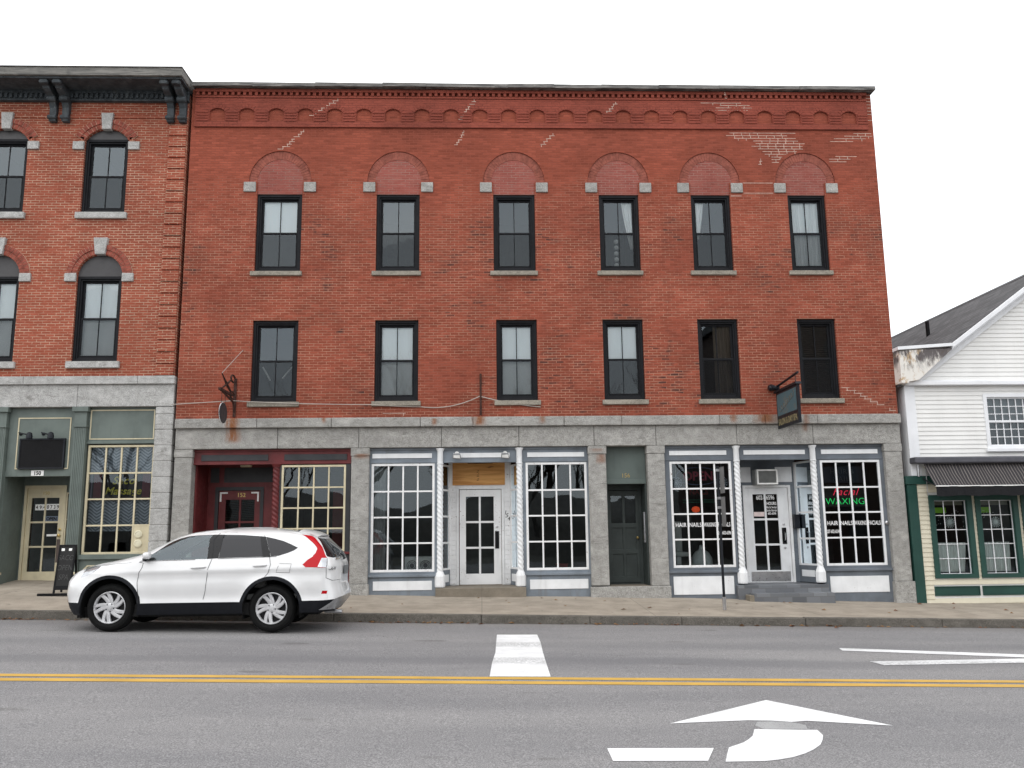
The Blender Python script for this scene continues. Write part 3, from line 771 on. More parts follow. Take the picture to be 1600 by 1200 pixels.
# --- bay one: oxblood red front
sign_band(-6.14, -2.78, 3.05, 3.37, Y, M['red'], [(-5.98, -4.56, 3.13, 3.26), (-4.22, -2.88, 3.13, 3.26)], M['dark_panel'])
twisted_column(B, -4.38, Y + .02, .5, M['red'], .075, .55, 3.0, 3.06, vase=False)
o, cx, cz = grid_window(B, -4.27, -2.90, 1.20, 3.03, Y, 4, 4, M['cream'], frame=.045, bar=.032)
MB().box(-4.31, -4.272, Y - .005, Y + .1, .5, 3.049).build("window_jamb", M['dark_panel'], B)
MB().box(-2.898, -2.80, Y - .005, Y + .1, .8, 3.049).build("window_jamb", M['dark_panel'], B)
riser(-4.30, -2.78, .28, 1.19, Y, M['red'], (-4.1, -2.95, .42, 1.02), M['dark_panel'])
room(B, -4.29, -2.86, Y + .08, Y + 2.6, .9, 3.04, M['room_dark'])
MB().box(-3.25, -2.95, Y + .5, Y + .55, .95, 2.5).build("room_partition", M['red'], B)
yr = F + 1.05
rec = MB().plate([(-6.13, .45), (-4.31, .45), (-4.31, 3.3), (-6.13, 3.3)], [[(-5.93, .5), (-4.86, .5), (-4.86, 2.62), (-5.93, 2.62)]], yr, yr + .08)
rec.box(-6.135, -6.10, F + .25, yr, .45, 3.3); rec.box(-4.33, -4.29, F + .30, yr, .45, 3.3); rec.box(-6.13, -4.29, F + .25, yr + .1, 3.3, 3.34)
rec.build("entrance_recess", M['red'], B)
for a, b in ((-5.75, -4.58), (-6.05, -5.86)): MB().box(a, b, yr - .012, yr - .001, 2.72, 3.05).build("recess_panel", M['dark_panel'], B, bevel=.003)
MB().ring(-5.93, -4.86, .5, 2.62, .075, yr - .02, yr + .05).build("door_frame", M['dark_panel'], B)
d = glazed_door(B, -5.85, -4.94, .5, 2.54, yr + .01, -5.70, -5.06, 1.35, 2.34, M['red'], 2)
for s, xx in ((1, -5.83), (-1, -4.97)): MB().box(min(xx, xx + s * .17), max(xx, xx + s * .17), yr - .004, yr + .009, 2.475, 2.51).box(min(xx, xx + s * .035), max(xx, xx + s * .035), yr - .004, yr + .009, 2.30, 2.474).build("corner_bracket", M['white_sign'], d)
put_text(MB(), "152", -5.36, 2.40, yr + .008, .13).build("lettering", M['brass'], d)
MB().box(-5.38, -5.14, yr - .10, yr, 3.06, 3.14).build("ceiling_lamp", M['cream'], B, bevel=.01)
MB().box(-6.06, -5.93, yr - .10, yr - .001, 1.42, 1.56).build("letter_box", M['black'], B, bevel=.01)
MB().box(-6.13, -4.3, F, yr, .2, .50).build("door_step", M['step'], B, bevel=.01)

# --- bay two: blue-grey and white, vacant
for a, b, p in ((-2.40, -.885, (-2.34, -1.06)), (-.875, .82, (-.60, .62)), (.83, 2.33, (1.0, 2.24))):
    sign_band(a, b, 3.05, 3.37, Y, M['bluegrey'], [(p[0], p[1], 3.155, 3.255)], M['white'])
for x in (-.88, .825): twisted_column(B, x, Y - .03, .43, M['white'])
for (a, b, fa, fb) in ((-2.355, -1.0, -2.40, -.90), (.96, 2.285, .85, 2.33)):
    grid_window(B, a, b, .75, 3.04, Y, 4, 4, M['white_worn'])
    MB().plate([(fa, .70), (fb, .70), (fb, 3.049), (fa, 3.049)], [[(a - .002, .748), (b + .002, .748), (b + .002, 3.042), (a - .002, 3.042)]], Y - .004, Y + .09).build("window_casing", M['bluegrey'], B)
riser(-2.40, -.90, .16, .70, Y - .01, M['bluegrey'], (-2.29, -1.05, .375, .565), M['white'])
riser(.85, 2.33, .1, .70, Y - .01, M['bluegrey'], (1.02, 2.26, .36, .56), M['white'])
yr = F + .85
for s in (-1, 1):                       # splayed side lights into the recess
    xa, xb = (s * .96 - .03, s * .70 - .03)
    ya, yb = Y + .04, yr
    def P(t, z, off=0): return (xa + (xb - xa) * t - s * off, ya + (yb - ya) * t, z)
    sl = MB()
    def bar(t0, t1, z0, z1, o0=0, o1=.04):
        sl.add([P(t0, z0, o0), P(t1, z0, o0), P(t1, z0, o1), P(t0, z0, o1), P(t0, z1, o0), P(t1, z1, o0), P(t1, z1, o1), P(t0, z1, o1)], [(0, 3, 2, 1), (4, 5, 6, 7), (0, 1, 5, 4), (1, 2, 6, 5), (2, 3, 7, 6), (3, 0, 4, 7)])
    bar(0, .12, .76, 3.04); bar(.90, 1, .76, 3.04)
    for z in (.76, 1.32, 1.89, 2.46, 3.0): bar(.12, .90, z, z + .04)
    o = sl.build("side_light", M['white_worn'], B)
    MB().add([P(.1, .78, .02), P(.92, .78, .02), P(.92, 3.02, .02), P(.1, 3.02, .02)], [(0, 1, 2, 3)]).build("pane", M['shop_glass'], o, norm=False)
    sl = MB(); bar(0, 1, .42, .759); sl.build("side_riser", M['bluegrey'], B)
    sl = MB(); bar(.15, .85, .50, .66, .041, .052); sl.build("riser_panel", M['white'], B)
drape(B, 'curtain', -2.33, -2.06, .78, 3.0, Y + .16, plain('grey_drape', (.30, .30, .30), .9), None, 4, .02)
room(B, -2.37, -1.0, Y + .08, Y + 3.0, .66, 3.06, M['room_dark']); room(B, .99, 2.3, Y + .08, Y + 3.0, .66, 3.06, M['room_dark'])
rec = MB().plate([(-.73, .42), (.67, .42), (.67, 3.38), (-.73, 3.38)], [[(-.50, .425), (.455, .425), (.455, 2.51), (-.50, 2.51)]], yr, yr + .06)
rec.box(-.95, .9, Y + .13, yr + .06, 3.38, 3.42)
rb = rec.build("entrance_recess", M['white_worn'], B)
for a, b in ((-.73, -.56), (.51, .67)):
    bd = MB(); z = .44
    while z < 2.5: bd.box(a, b, yr - .014, yr - .001, z, z + .10); z += .105
    bd.build("clapboard", M['white_worn'], B, bevel=.004)
MB().ring(-.55, .50, .425, 2.56, .05, yr - .03, yr + .05, tb=.001).build("door_frame", M['white_worn'], B, bevel=.004)
MB().box(-.64, .53, yr - .030, yr - .001, 2.60, 3.10).build("plywood_board", M['plywood'], B, bevel=.003)
bm_ = MB()
for k in range(9): bm_.box(-.10 + .02 * (k % 3), -.06 + .012 * (k % 2), yr - .032, yr - .0305, 2.70 + .03 * k, 2.715 + .03 * k)
bm_.build("board_stamp", plain("stamp", (.16, .07, .03), .8), B)
MB().box(-.30, .26, yr - .05, yr - .031, 3.08, 3.12).build("board_gap_strip", M['black'], B)  # black strip paints the shade of the gap over the board
d = glazed_door(B, -.485, .44, .43, 2.50, yr + .005, -.345, .275, .66, 2.345, M['white_worn'])
MB().box(.30, .39, yr - .012, yr + .004, 1.20, 1.58).build("push_plate", M['black'], d, bevel=.004)
MB().lathe([(.028, 0), (.028, -.02), (.012, -.025)], (.345, yr + .004, 1.68), 'y', 14).build("lock", M['metal'], d, smooth=True)
put_text(MB(), "1", .53, 1.94, yr - .016, .13, shear=.2).build("number", M['black'], B)
put_text(MB(), "5", .565, 1.88, yr - .016, .13, shear=.2).build("number", M['black'], B)
put_text(MB(), "4", .605, 1.81, yr - .016, .13, shear=.2).build("number", M['black'], B)
MB().box(-.97, .93, F - .06, yr + .3, .05, .415).build("door_step", M['step'], B, bevel=.012)
MB().box(-.50, .46, yr - .12, yr + .05, .416, .428).build("threshold", M['step'], B, bevel=.006)
MB().box(-.45, .42, yr + .5, yr + .52, .3, 2.6).build("door_backing", M['room_dark'], B)

# --- bay three: recessed green street door
yr = F + .72
MB().box(2.71, 3.59, F + .22, F + .30, 2.56, 3.37).build("transom_panel", M['green_panel'], B)
MB().box(2.71, 3.59, F + .19, F + .219, 2.56, 2.66).build("transom_rail", M['green_panel'], B, bevel=.005)
put_text(MB(), "156", 3.15, 2.70, F + .219, .13).build("number", M['brass'], B)
rec = MB().box(2.705, 2.74, F + .2, yr, .40, 2.56).box(3.56, 3.595, F + .2, yr, .40, 2.56).box(2.71, 3.59, F + .3, yr, 2.56, 2.6)
rec.plate([(2.70, .40), (3.60, .40), (3.60, 2.56), (2.70, 2.56)], [[(2.80, .42), (3.50, .42), (3.50, 2.45), (2.80, 2.45)]], yr, yr + .06).build("entrance_recess", M['green_door'], B)
w_ = MB().plate([(2.80, .43), (3.50, .43), (3.50, 2.44), (2.80, 2.44)], [[(2.88, 1.72), (3.13, 1.72), (3.13, 2.32), (2.88, 2.32)], [(3.19, 1.72), (3.43, 1.72), (3.43, 2.32), (3.19, 2.32)], [(2.88, 1.15), (3.13, 1.15), (3.13, 1.62), (2.88, 1.62)], [(3.19, 1.15), (3.43, 1.15), (3.43, 1.62), (3.19, 1.62)], [(2.88, .56), (3.13, .56), (3.13, 1.05), (2.88, 1.05)], [(3.19, .56), (3.43, .56), (3.43, 1.05), (3.19, 1.05)]], yr + .01, yr + .05)
d = w_.build("street_door", M['green_door'], B, bevel=.006)
MB().box(2.87, 3.44, yr + .035, yr + .048, .55, 1.63).build("door_panel", M['green_door'], d)
for a, b in ((2.88, 3.13), (3.19, 3.43)): MB().add([(a, yr + .03, 1.72), (b, yr + .03, 1.72), (b, yr + .03, 2.32), (a, yr + .03, 2.32)], [(0, 1, 2, 3)]).build("pane", M['shop_glass'], d, norm=False)
MB().box(2.8, 3.5, yr + .3, yr + .32, 1.0, 2.5).build("door_backing", M['room_dark'], B)
MB().lathe([(.012, 0), (.012, -.03), (.03, -.04), (.03, -.06), (.01, -.075)], (3.45, yr + .01, 1.40), 'y', 14).build("door_knob", M['brass'], d, smooth=True)
MB().box(3.53, 3.559, F + .30, F + .42, 1.30, 1.95).build("mail_slot_panel", M['metal'], B, bevel=.004)
MB().box(2.70, 3.60, F + .0, yr + .2, .3, .401).build("door_step", M['step'], B, bevel=.01)

# --- bay four: slate grey and white, hair and nail salon
for a, b, p in ((3.98, 5.565, (4.10, 5.36)), (5.575, 7.255, (5.74, 7.10)), (7.265, 8.84, (7.46, 8.72))):
    sign_band(a, b, 3.05, 3.37, Y, M['bluegrey2'], [(p[0], p[1], 3.165, 3.262)], M['white'])
for x in (5.57, 7.26): twisted_column(B, x, Y - .03, .42, M['white'])
SW = []
for (a, b, fa, fb) in ((4.10, 5.45, 4.0, 5.50), (7.42, 8.75, 7.34, 8.83)):
    SW.append(grid_window(B, a, b, .76, 3.03, Y, 4, 4, M['white_worn'] if a < 5 else M['white']))
    MB().plate([(fa, .70), (fb, .70), (fb, 3.049), (fa, 3.049)], [[(a - .002, .758), (b + .002, .758), (b + .002, 3.032), (a - .002, 3.032)]], Y - .004, Y + .09).build("window_casing", M['bluegrey2'], B)
riser(3.98, 5.50, .0, .70, Y - .01, M['bluegrey2'], (4.08, 5.38, .20, .58), M['white'])
riser(7.34, 8.84, -.1, .70, Y - .01, M['bluegrey2'], (7.46, 8.74, .20, .54), M['white'])
room(B, 4.05, 5.48, Y + .08, Y + 3.0, .66, 3.06, M['room_dark']); room(B, 7.38, 8.8, Y + .08, Y + 3.0, .66, 3.06, M['room_dark'])
WORDS = ("HAIR", "NAILS", "WAXING", "FACIALS")
for (o, cx, cz), k in zip(SW, (0, 1)):
    t = MB(); yy = Y + .028
    for i, wd in enumerate(WORDS): fit_text(t, wd, (cx[i] + cx[i + 1]) / 2, cz[1] + .27, yy, .125, .265 if i else .235, bold=.0015, spacing=1.06)
    i = 3 if k == 0 else 0
    fit_text(t, "207-602-6596", (cx[i] + cx[i + 1]) / 2, cz[1] + .10, yy, .105, .285, bold=.001)
    t.build("lettering", M['lettering'], o)
yr = F + .85
rec = MB().plate([(5.62, .38), (7.12, .38), (7.12, 3.38), (5.62, 3.38)], [[(5.92, .385), (6.95, .385), (6.95, 2.50), (5.92, 2.50)], [(6.14, 2.53), (6.62, 2.53), (6.62, 2.88), (6.14, 2.88)]], yr, yr + .06)
rec.box(5.5, 7.35, Y + .13, yr + .06, 3.38, 3.42); rec.box(5.58, 5.62, Y + .15, yr, .4, 3.38)
rec.build("entrance_recess", M['bluegrey2'], B)
for a, b in ((5.84, 6.10), (6.66, 7.04)): MB().box(a, b, yr - .012, yr - .001, 2.60, 2.94).build("transom_panel", M['white'], B, bevel=.003)
for a, b in ((5.63, 5.885), (6.985, 7.12)):
    bd = MB(); z = .40
    while z < 2.5: bd.box(a, b, yr - .014, yr - .001, z, z + .10); z += .105
    bd.build("clapboard", M['bluegrey2'], B, bevel=.004)
MB().ring(5.89, 6.98, .385, 2.53, .055, yr - .03, yr + .05, tb=.001).build("door_frame", M['white_worn'], B, bevel=.004)
d = glazed_door(B, 5.95, 6.92, .39, 2.47, yr + .005, 6.12, 6.68, .65, 2.33, M['white'])
MB().box(6.0, 6.88, yr - .004, yr + .004, .41, .62).build("kick_plate", M['metal'], d)
MB().box(6.74, 6.84, yr - .008, yr + .004, 1.22, 1.58).build("handle_plate", M['black'], d, bevel=.004)
MB().tube([(6.79, yr - .008, 1.30), (6.79, yr - .06, 1.32), (6.79, yr - .06, 1.46), (6.79, yr - .008, 1.48)], .011).build("handle", M['metal'], d, smooth=True)
for z in (1.66, 1.14): MB().lathe([(.026, 0), (.026, -.02), (.01, -.025)], (6.79, yr + .004, z), 'y', 14).build("lock", M['metal'], d, smooth=True)
t = MB(); yy = yr + .016
fit_text(t, "602-", 6.29, 2.21, yy, .135, .17, bold=.002); fit_text(t, "6596", 6.525, 2.21, yy, .135, .185, bold=.002)
t.build("lettering", M['lettering'], d); t = MB()
fit_text(t, "HOURS", 6.545, 2.09, yy, .095, .225, bold=.002); fit_text(t, "Mon-Sat 9am-6pm", 6.545, 2.015, yy, .068, .235, bold=.001)
fit_text(t, "Sunday 10am-4pm", 6.545, 1.945, yy, .068, .235, bold=.001); fit_text(t, "602-6596", 6.545, 1.875, yy, .07, .19, bold=.001)
t.build("lettering", M['lettering'], d)
MB().box(6.13, 6.37, yy - .002, yy, 1.835, 1.935).build("paper_notice", plain("notice", (.75, .62, .60), .7), d)
t = MB(); xa, xb, ya, yb = 7.30, 7.12, Y + .06, yr - .01
def P2(t_, z, off=0): return (xa + (xb - xa) * t_ - off, ya + (yb - ya) * t_, z)
def bar2(mb, t0, t1, z0, z1, o0=0, o1=.04):
    mb.add([P2(t0, z0, o0), P2(t1, z0, o0), P2(t1, z0, o1), P2(t0, z0, o1), P2(t0, z1, o0), P2(t1, z1, o0), P2(t1, z1, o1), P2(t0, z1, o1)], [(0, 3, 2, 1), (4, 5, 6, 7), (0, 1, 5, 4), (1, 2, 6, 5), (2, 3, 7, 6), (3, 0, 4, 7)])
sl = MB(); bar2(sl, 0, .08, .76, 3.04); bar2(sl, .90, 1, .76, 3.04)
for z in (.76, 1.32, 1.89, 2.46, 3.0): bar2(sl, .08, .90, z, z + .04)
o = sl.build("side_light", M['white'], B)
MB().add([P2(.08, .78, .02), P2(.92, .78, .02), P2(.92, 3.02, .02), P2(.08, 3.02, .02)], [(0, 1, 2, 3)]).build("pane", M['shop_glass'], o, norm=False)
sl = MB(); bar2(sl, 0, 1, .40, .759); sl.build("side_riser", M['bluegrey2'], B)
sl = MB(); bar2(sl, .2, .85, .52, .66, .041, .052); sl.build("riser_panel", M['white'], B)
def tiles():
    m = Mat("grey_tile"); vec, p = facade_vec(m)
    t = m.n('TexBrick'); t.offset = .5; t.inputs['Scale'].default_value = 1; t.inputs['Brick Width'].default_value = .30; t.inputs['Row Height'].default_value = .16
    t.inputs['Mortar Size'].default_value = .006; t.inputs['Color1'].default_value = (.09, .095, .105, 1); t.inputs['Color2'].default_value = (.19, .20, .215, 1); t.inputs['Mortar'].default_value = (.12, .12, .12, 1)
    m.l(vec, t.inputs['Vector']); m.color(t.outputs['Color']); m.rough(.6); return m.m
M['tile'] = tiles()
st = MB().box(5.42, 7.36, F - .06, yr + .3, -.1, .385).box(5.66, 7.36, F - .36, F - .061, -.2, .235)
st.build("tiled_step", M['tile'], B, bevel=.006)
MB().box(5.56, 5.659, F - .36, F - .061, -.2, .20).build("step_edge", M['step'], B, bevel=.01)
MB().box(5.95, 6.92, yr + .5, yr + .52, .3, 2.6).build("door_backing", M['room_dark'], B)
MB().lathe([(.045, 0), (.045, -.03), (.02, -.05)], (8.80, Y - .004, 1.66), 'y', 12).build("bell_box", M['metal'], B, smooth=True)
# ------------------------------------------------------------------ left neighbour: brick with bracketed cornice
LB = thing("brick_building", (-9.6, F, .6), "red brick block with bracketed dark cornice, quoined corner and sage green shopfront", "building")
LT = [(-13.3, -12.34), (-11.08, -10.12), (-8.87, -7.90)]
LL = [(-13.25, -12.28), (-11.03, -10.06), (-8.83, -7.85)]
holes = []
HT = []; HL = []
for a, b in LT:
    pts, c = seg_arch(a, b, 10.36, .29); HT.append((pts, c)); holes.append([(a, 8.66), (b, 8.66)] + pts)
for a, b in LL:
    pts, c = seg_arch(a, b, 7.21, .482); HL.append((pts, c)); holes.append([(a, 5.29), (b, 5.29)] + pts)
x0, x1 = -14.2, -6.60
wl = MB().plate([(x0, 4.96), (x1, 4.96), (x1, 11.5), (x0, 11.5)], holes, F, F + .30)
wl.box(x1 - .30, x1 - .02, F + .301, F + 13, 0, 11.5); wl.box(x0, x0 + .3, F + .301, F + 13, 0, 11.5); wl.box(x0 + .301, x1 - .301, F + 12.7, F + 13, 0, 11.5); wl.box(x0 + .301, x1 - .301, F + .301, F + 12.69, 11.1, 11.3)
wl.build("brick_wall", M['brick_left'], LB)
MB().box(x0, x1, F - .02, F - .0005, 10.90, 10.985).build("string_course", M['brick_left'], LB)
q = MB(); z = 4.975
while z < 10.70: q.box(-7.0, -6.615, F - .055, F + .01, z, min(z + .232, 10.74)); z += .262
q.box(-6.985, -6.62, F - .02, F + .0, 4.97, 10.74)
q.build("quoin", M['brick_left'], LB, bevel=.008)
def arch_bricks(c, parent, r0, r1, n, y):
    cx, cz, rr, a = c; m = MB()
    for k in range(n):
        t0, t1 = R(90 - a + 2 * a * (k + .07) / n), R(90 - a + 2 * a * (k + .93) / n)
        m.plate([(cx + (rr + o) * math.cos(t), cz + (rr + o) * math.sin(t)) for o, t in ((r0, t0), (r1, t0), (r1, t1), (r0, t1))], [], y, F + .05)
    o = m.build("arch_ring", M['voussoir'], parent)
    MB().plate([(cx + (rr + r1 + .004) * math.cos(R(90 - a + 2 * a * k / 24)), cz + (rr + r1 + .004) * math.sin(R(90 - a + 2 * a * k / 24))) for k in range(25)] + [(cx + (rr + r0 + .001) * math.cos(R(90 + a - 2 * a * k / 24)), cz + (rr + r0 + .001) * math.sin(R(90 + a - 2 * a * k / 24))) for k in range(25)], [], y + .008, F + .04).build("mortar_bed", M['mortar_left'], o)
    return o
for (a, b), (pts, c), low in [(p, h, 0) for p, h in zip(LT, HT)] + [(p, h, 1) for p, h in zip(LL, HL)]:
    zb = 5.29 if low else 8.66; zt = 7.21 if low else 10.42
    arch_bricks(c, LB, .006, .115, 23 if low else 13, F - .022); arch_bricks(c, LB, .118, .225, 27 if low else 15, F - .040)
    m_ = (a + b) / 2
    head = MB().plate([(a + .002, zt), (b - .002, zt)] + [(x, z - .002) for x, z in (pts if low else seg_arch(a + .002, b - .002, 10.42, .228)[0])], [], F + .06, F + .12)
    head.build("arched_head_panel", paint("head_panel", (.062, .060, .062), .5, .1, 2, dirt_amt=.1) if 'headp' not in M else M['headp'], LB) if False else head.build("arched_head_panel", M.setdefault('headp', paint("head_panel", (.062, .060, .062), .5, .1, 2, dirt_amt=.1)), LB)
    kz0, kz1, kb, kt = (7.68, 8.06, .105, .155) if low else (10.61, 11.0, .095, .135)
    MB().plate([(m_ - kb, kz0), (m_ + kb, kz0), (m_ + kt, kz1), (m_ - kt, kz1)], [], F - .085, F + .05).build("keystone", M['granite_smooth'], LB, bevel=.01)
    iz = 7.075 if low else 10.145
    for xx in (a - .25, b + .005): MB().box(xx, xx + .245, F - .05, F + .06, iz, iz + .185).build("impost_block", M['granite_smooth'], LB, bevel=.008)
    if not low and True:
        for xx in (a - .13, b + .02): MB().box(xx, xx + .11, F - .022, F + .02, 10.335, 10.44).build("arch_leg", M['brick_left'], LB)
    sash_window(LB, a, b, zb, zt, [('shade', .99)] if low else [])
    MB().box(a - .08, b + .07, F - .07, F + .14, zb - .145, zb - .002).build("window_sill", M['granite_smooth'], LB, bevel=.008)
# cornice
cx1 = -6.56
MB().box(x0, cx1 + .02, F - .72, F + .4, 11.56, 11.74).build("cornice_fascia", M['old_fascia'], LB, bevel=.01)
co = MB().box(x0, cx1, F - .66, F + .3, 11.52, 11.558).box(x0, cx1 - .03, F - .08, F - .001, 11.28, 11.519).box(x0, cx1 - .02, F - .105, F - .081, 11.28, 11.31).box(x0, cx1 - .02, F - .12, F - .081, 11.455, 11.52)
co.build("cornice", M['cornice_paint'], LB, bevel=.006)
MB().prism_x([(F - .72, 11.741), (F - .75, 11.76), (F + .5, 11.80), (F + .5, 11.745)], x0, cx1 + .03).build("cornice_cap", M['flashing'], LB)
dn = MB(); x = x0 + .05
while x < -6.7: dn.box(x, x + .06, F - .125, F - .081, 11.345, 11.452); x += .112
dn.build("dentil", M['cornice_paint'], LB, bevel=.004)
for xx in (-12.25, -11.97, -9.66, -9.38, -7.05, -6.78):
    prof = [(F - .002, 10.78), (F - .10, 10.78), (F - .125, 10.82), (F - .125, 10.86), (F - .10, 10.90), (F - .11, 11.10), (F - .135, 11.14), (F - .16, 11.18), (F - .20, 11.22), (F - .22, 11.28), (F - .28, 11.31), (F - .38, 11.34), (F - .47, 11.38), (F - .50, 11.42), (F - .62, 11.44), (F - .63, 11.515), (F - .002, 11.515)]
    b = MB().prism_x(prof, xx, xx + .15).build("bracket", M['cornice_paint'], LB, bevel=.006)
    for r_, y_, z_ in ((.05, .12, 10.87), (.07, .20, 11.27), (.045, .58, 11.47)):
        MB().lathe([(r_ - .02, -.012), (r_, 0), (r_, .174), (r_ - .02, .186)], (xx - .012, F - y_, z_), 'x', 12).build("bracket_scroll", M['cornice_paint'], b, smooth=True)
# granite band and corner pier
g = MB(); x = x0
for xe in (-12.0, -9.75, -7.35, -6.565): g.box(x + .003, xe - .003, F - .09, F + .2, 4.785, 4.958); x = xe
g.build("granite_ledge", M['granite_smooth'], LB, bevel=.008)
g = MB(); x = x0
for xe in (-10.9, -8.62, -6.58): g.box(x + .003, xe - .003, F - .03, F + .3, 4.305, 4.783); x = xe
g.build("granite_lintel", M['granite_smooth'], LB, bevel=.008)
g = MB(); z = .45
while z < 4.28: g.box(-6.955, -6.575, F - .02, F + .4, z + .006, min(z + .335, 4.303) - .006); z += .335
g.box(-6.94, -6.59, F - .008, F + .3, .2, 4.30)
g.build("granite_pier", M['granite_smooth'], LB, bevel=.014)
# shopfront
Y = F + .10
def outline(mb, x0, x1, z0, z1, y, t=.022): return mb.ring(x0, x1, z0, z1, t, y - .012, y + .002)
sb1 = MB().box(-10.06, -8.665, Y, Y + .08, 2.84, 4.30).build("shopfront_board", M['sage'], LB)
sb2 = MB().box(-8.395, -6.96, Y, Y + .08, 3.52, 4.30).box(-8.395, -6.96, Y - .03, Y - .001, 3.52, 3.58).build("shopfront_board", M['sage'], LB)
outline(MB(), -9.87, -8.76, 2.99, 4.09, Y).build("panel_moulding", M['cream'], sb1)
outline(MB(), -8.36, -7.0, 3.61, 4.25, Y).build("panel_moulding", M['cream'], sb2)
for a, b in ((-10.31, -10.07), (-8.655, -8.40)):
    p = MB()
    for k in range(6):
        xx = a + .02 + (b - a - .04) * k / 6; p.box(xx, xx + (b - a - .04) / 6 - .008, F - .018, F + .01, .95, 3.86)
    p.box(a, b, F - .008, F + .3, .85, 4.20).box(a - .02, b + .02, F - .04, F + .2, 3.87, 3.91).box(a - .04, b + .04, F - .06, F + .2, 4.20, 4.303)
    p.build("pilaster", M['sage'], LB, bevel=.004)
    pe = MB().box(a - .03, b + .03, F - .05, F + .35, .3, .80).build("pilaster_base", M['sage'], LB, bevel=.006)
    MB().box(a - .05, b + .05, F - .08, F + .2, .801, .85).build("base_cap", M['cream'], pe, bevel=.005)
# display window
o, cx, cz = grid_window(LB, -8.37, -6.965, 1.20, 3.49, Y, 4, 4, M['cream'], frame=.045, bar=.035, skip=((3, 0),))
vp = MB().plate([(cx[3] + .012, cz[0]), (cx[4], cz[0]), (cx[4], cz[1] - .012), (cx[3] + .012, cz[1] - .012)], [], Y + .02, Y + .045).build("vent_panel", M['cream'], o)
vcm = paint("vent_cream", (.70, .66, .50), .5, .05, 3, dirt_amt=0)
for z in (cz[0] + .17, cz[0] + .36): MB().lathe([(.082, 0), (.082, -.02), (.06, -.03), (.055, -.018), (.03, -.028), (0.001, -.022)], ((cx[3] + cx[4]) / 2 - .04, Y + .02, z), 'y', 24).build("round_vent", vcm, vp, smooth=True)
def chevron():
    m = Mat("chevron_curtain"); p = m.n('SeparateXYZ'); m.l(m.obj(), p.inputs[0])
    zig = m.math('PINGPONG', m.math('MULTIPLY', p.outputs[0], 6.0), 1.0)
    wv = m.math('FRACT', m.math('MULTIPLY', m.math('ADD', p.outputs[2], m.math('MULTIPLY', zig, .12)), 15.0))
    m.color(m.mix(m.ramp(wv, .35, .65), (.20, .215, .25), (.46, .48, .54))); m.rough(.9); return m.m
M['chevron'] = chevron()
drape(LB, "curtain", cx[0] - .02, cx[4] + .02, cz[3] + .03, cz[4] + .02, Y + .16, M['chevron'], None, 7, .025)
drape(LB, "curtain", cx[0] - .02, cx[4] + .02, cz[1] - .12, cz[2], Y + .16, M['chevron'], None, 7, .025)
room(LB, -8.39, -6.96, Y + .08, Y + 2.5, 1.0, 3.52, M['room_dark'])
st = MB().box(-8.40, -6.955, Y - .06, Y + .1, 1.10, 1.199).box(-8.395, -6.96, Y + .0, Y + .12, .3, 1.099)
st.build("stall_riser", M['sage'], LB, bevel=.005)
oct_ = lambda x0, x1, z0, z1, c: [(x0 + c, z0), (x1 - c, z0), (x1, z0 + c), (x1, z1 - c), (x1 - c, z1), (x0 + c, z1), (x0, z1 - c), (x0, z0 + c)]
MB().plate(oct_(-8.30, -7.05, .50, .98, .08), [oct_(-8.275, -7.075, .525, .955, .07)], Y - .014, Y + .001).build("riser_moulding", M['cream'], LB)
# entrance
yr = F + .9
rec = MB().plate([(-10.07, .5), (-8.66, .5), (-8.66, 2.95), (-10.07, 2.95)], [[(-10.0, .52), (-9.14, .52), (-9.14, 2.66), (-10.0, 2.66)], [(-9.09, .75), (-8.92, .75), (-8.92, 2.50), (-9.09, 2.50)]], yr, yr + .06)
rec.box(-10.09, -10.06, Y, yr, .5, 2.95).box(-8.67, -8.64, Y, yr, .5, 2.95).box(-10.07, -8.66, Y + .09, yr, 2.87, 2.9)
rec.build("entrance_recess", M['sage'], LB)
MB().ring(-10.02, -9.12, .52, 2.69, .055, yr - .03, yr + .04, tb=.001).ring(-9.118, -8.90, .73, 2.53, .03, yr - .02, yr + .04).box(-9.10, -8.92, yr - .01, yr + .03, 1.93, 1.96).build("door_frame", M['cream'], LB, bevel=.003)
MB().add([(-9.09, yr + .02, .75), (-8.92, yr + .02, .75), (-8.92, yr + .02, 2.5), (-9.09, yr + .02, 2.5)], [(0, 1, 2, 3)]).build("side_pane", M['shop_glass'], LB, norm=False)
d = glazed_door(LB, -9.965, -9.175, .53, 2.635, yr + .002, -9.87, -9.275, .83, 2.42, M['cream'], 3, .04)
MB().box(-10, -8.9, yr + .35, yr + .37, .4, 2.7).build("door_backing", M['room_dark'], LB)
tl = MB(); dg_ = MB(); yy = yr + .012
for i, ch in enumerate("494"):
    tl.box(-9.79 + i * .08, -9.715 + i * .08, yy, yy + .004, 2.15, 2.28); put_text(dg_, ch, -9.752 + i * .08, 2.175, yy, .115, sx=.8, bold=.002)
for i, ch in enumerate("8739"):
    tl.box(-9.55 + i * .072, -9.482 + i * .072, yy, yy + .004, 2.155, 2.285); put_text(dg_, ch, -9.516 + i * .072, 2.18, yy, .115, sx=.8, bold=.002)
tl.build("number_tile", M['white_sign'], d); dg_.build("number", M['black'], d)
t = MB(); t.box(-9.555, -9.285, yy, yy + .004, 1.905, 2.02).build("open_plaque", plain("open_plaque", (.12, .15, .20), .5), d)
put_text(MB(), "OPEN", -9.42, 1.93, yy, .095, sx=.9, bold=.004).build("lettering", M['black'], d)
MB().box(-9.50, -9.28, yy, yy + .004, 1.585, 1.63).build("paper_notice", M['white_sign'], d)
put_text(MB(), "150", -9.57, 2.49, yr + .001, .10).build("lettering", M['brass'], d)
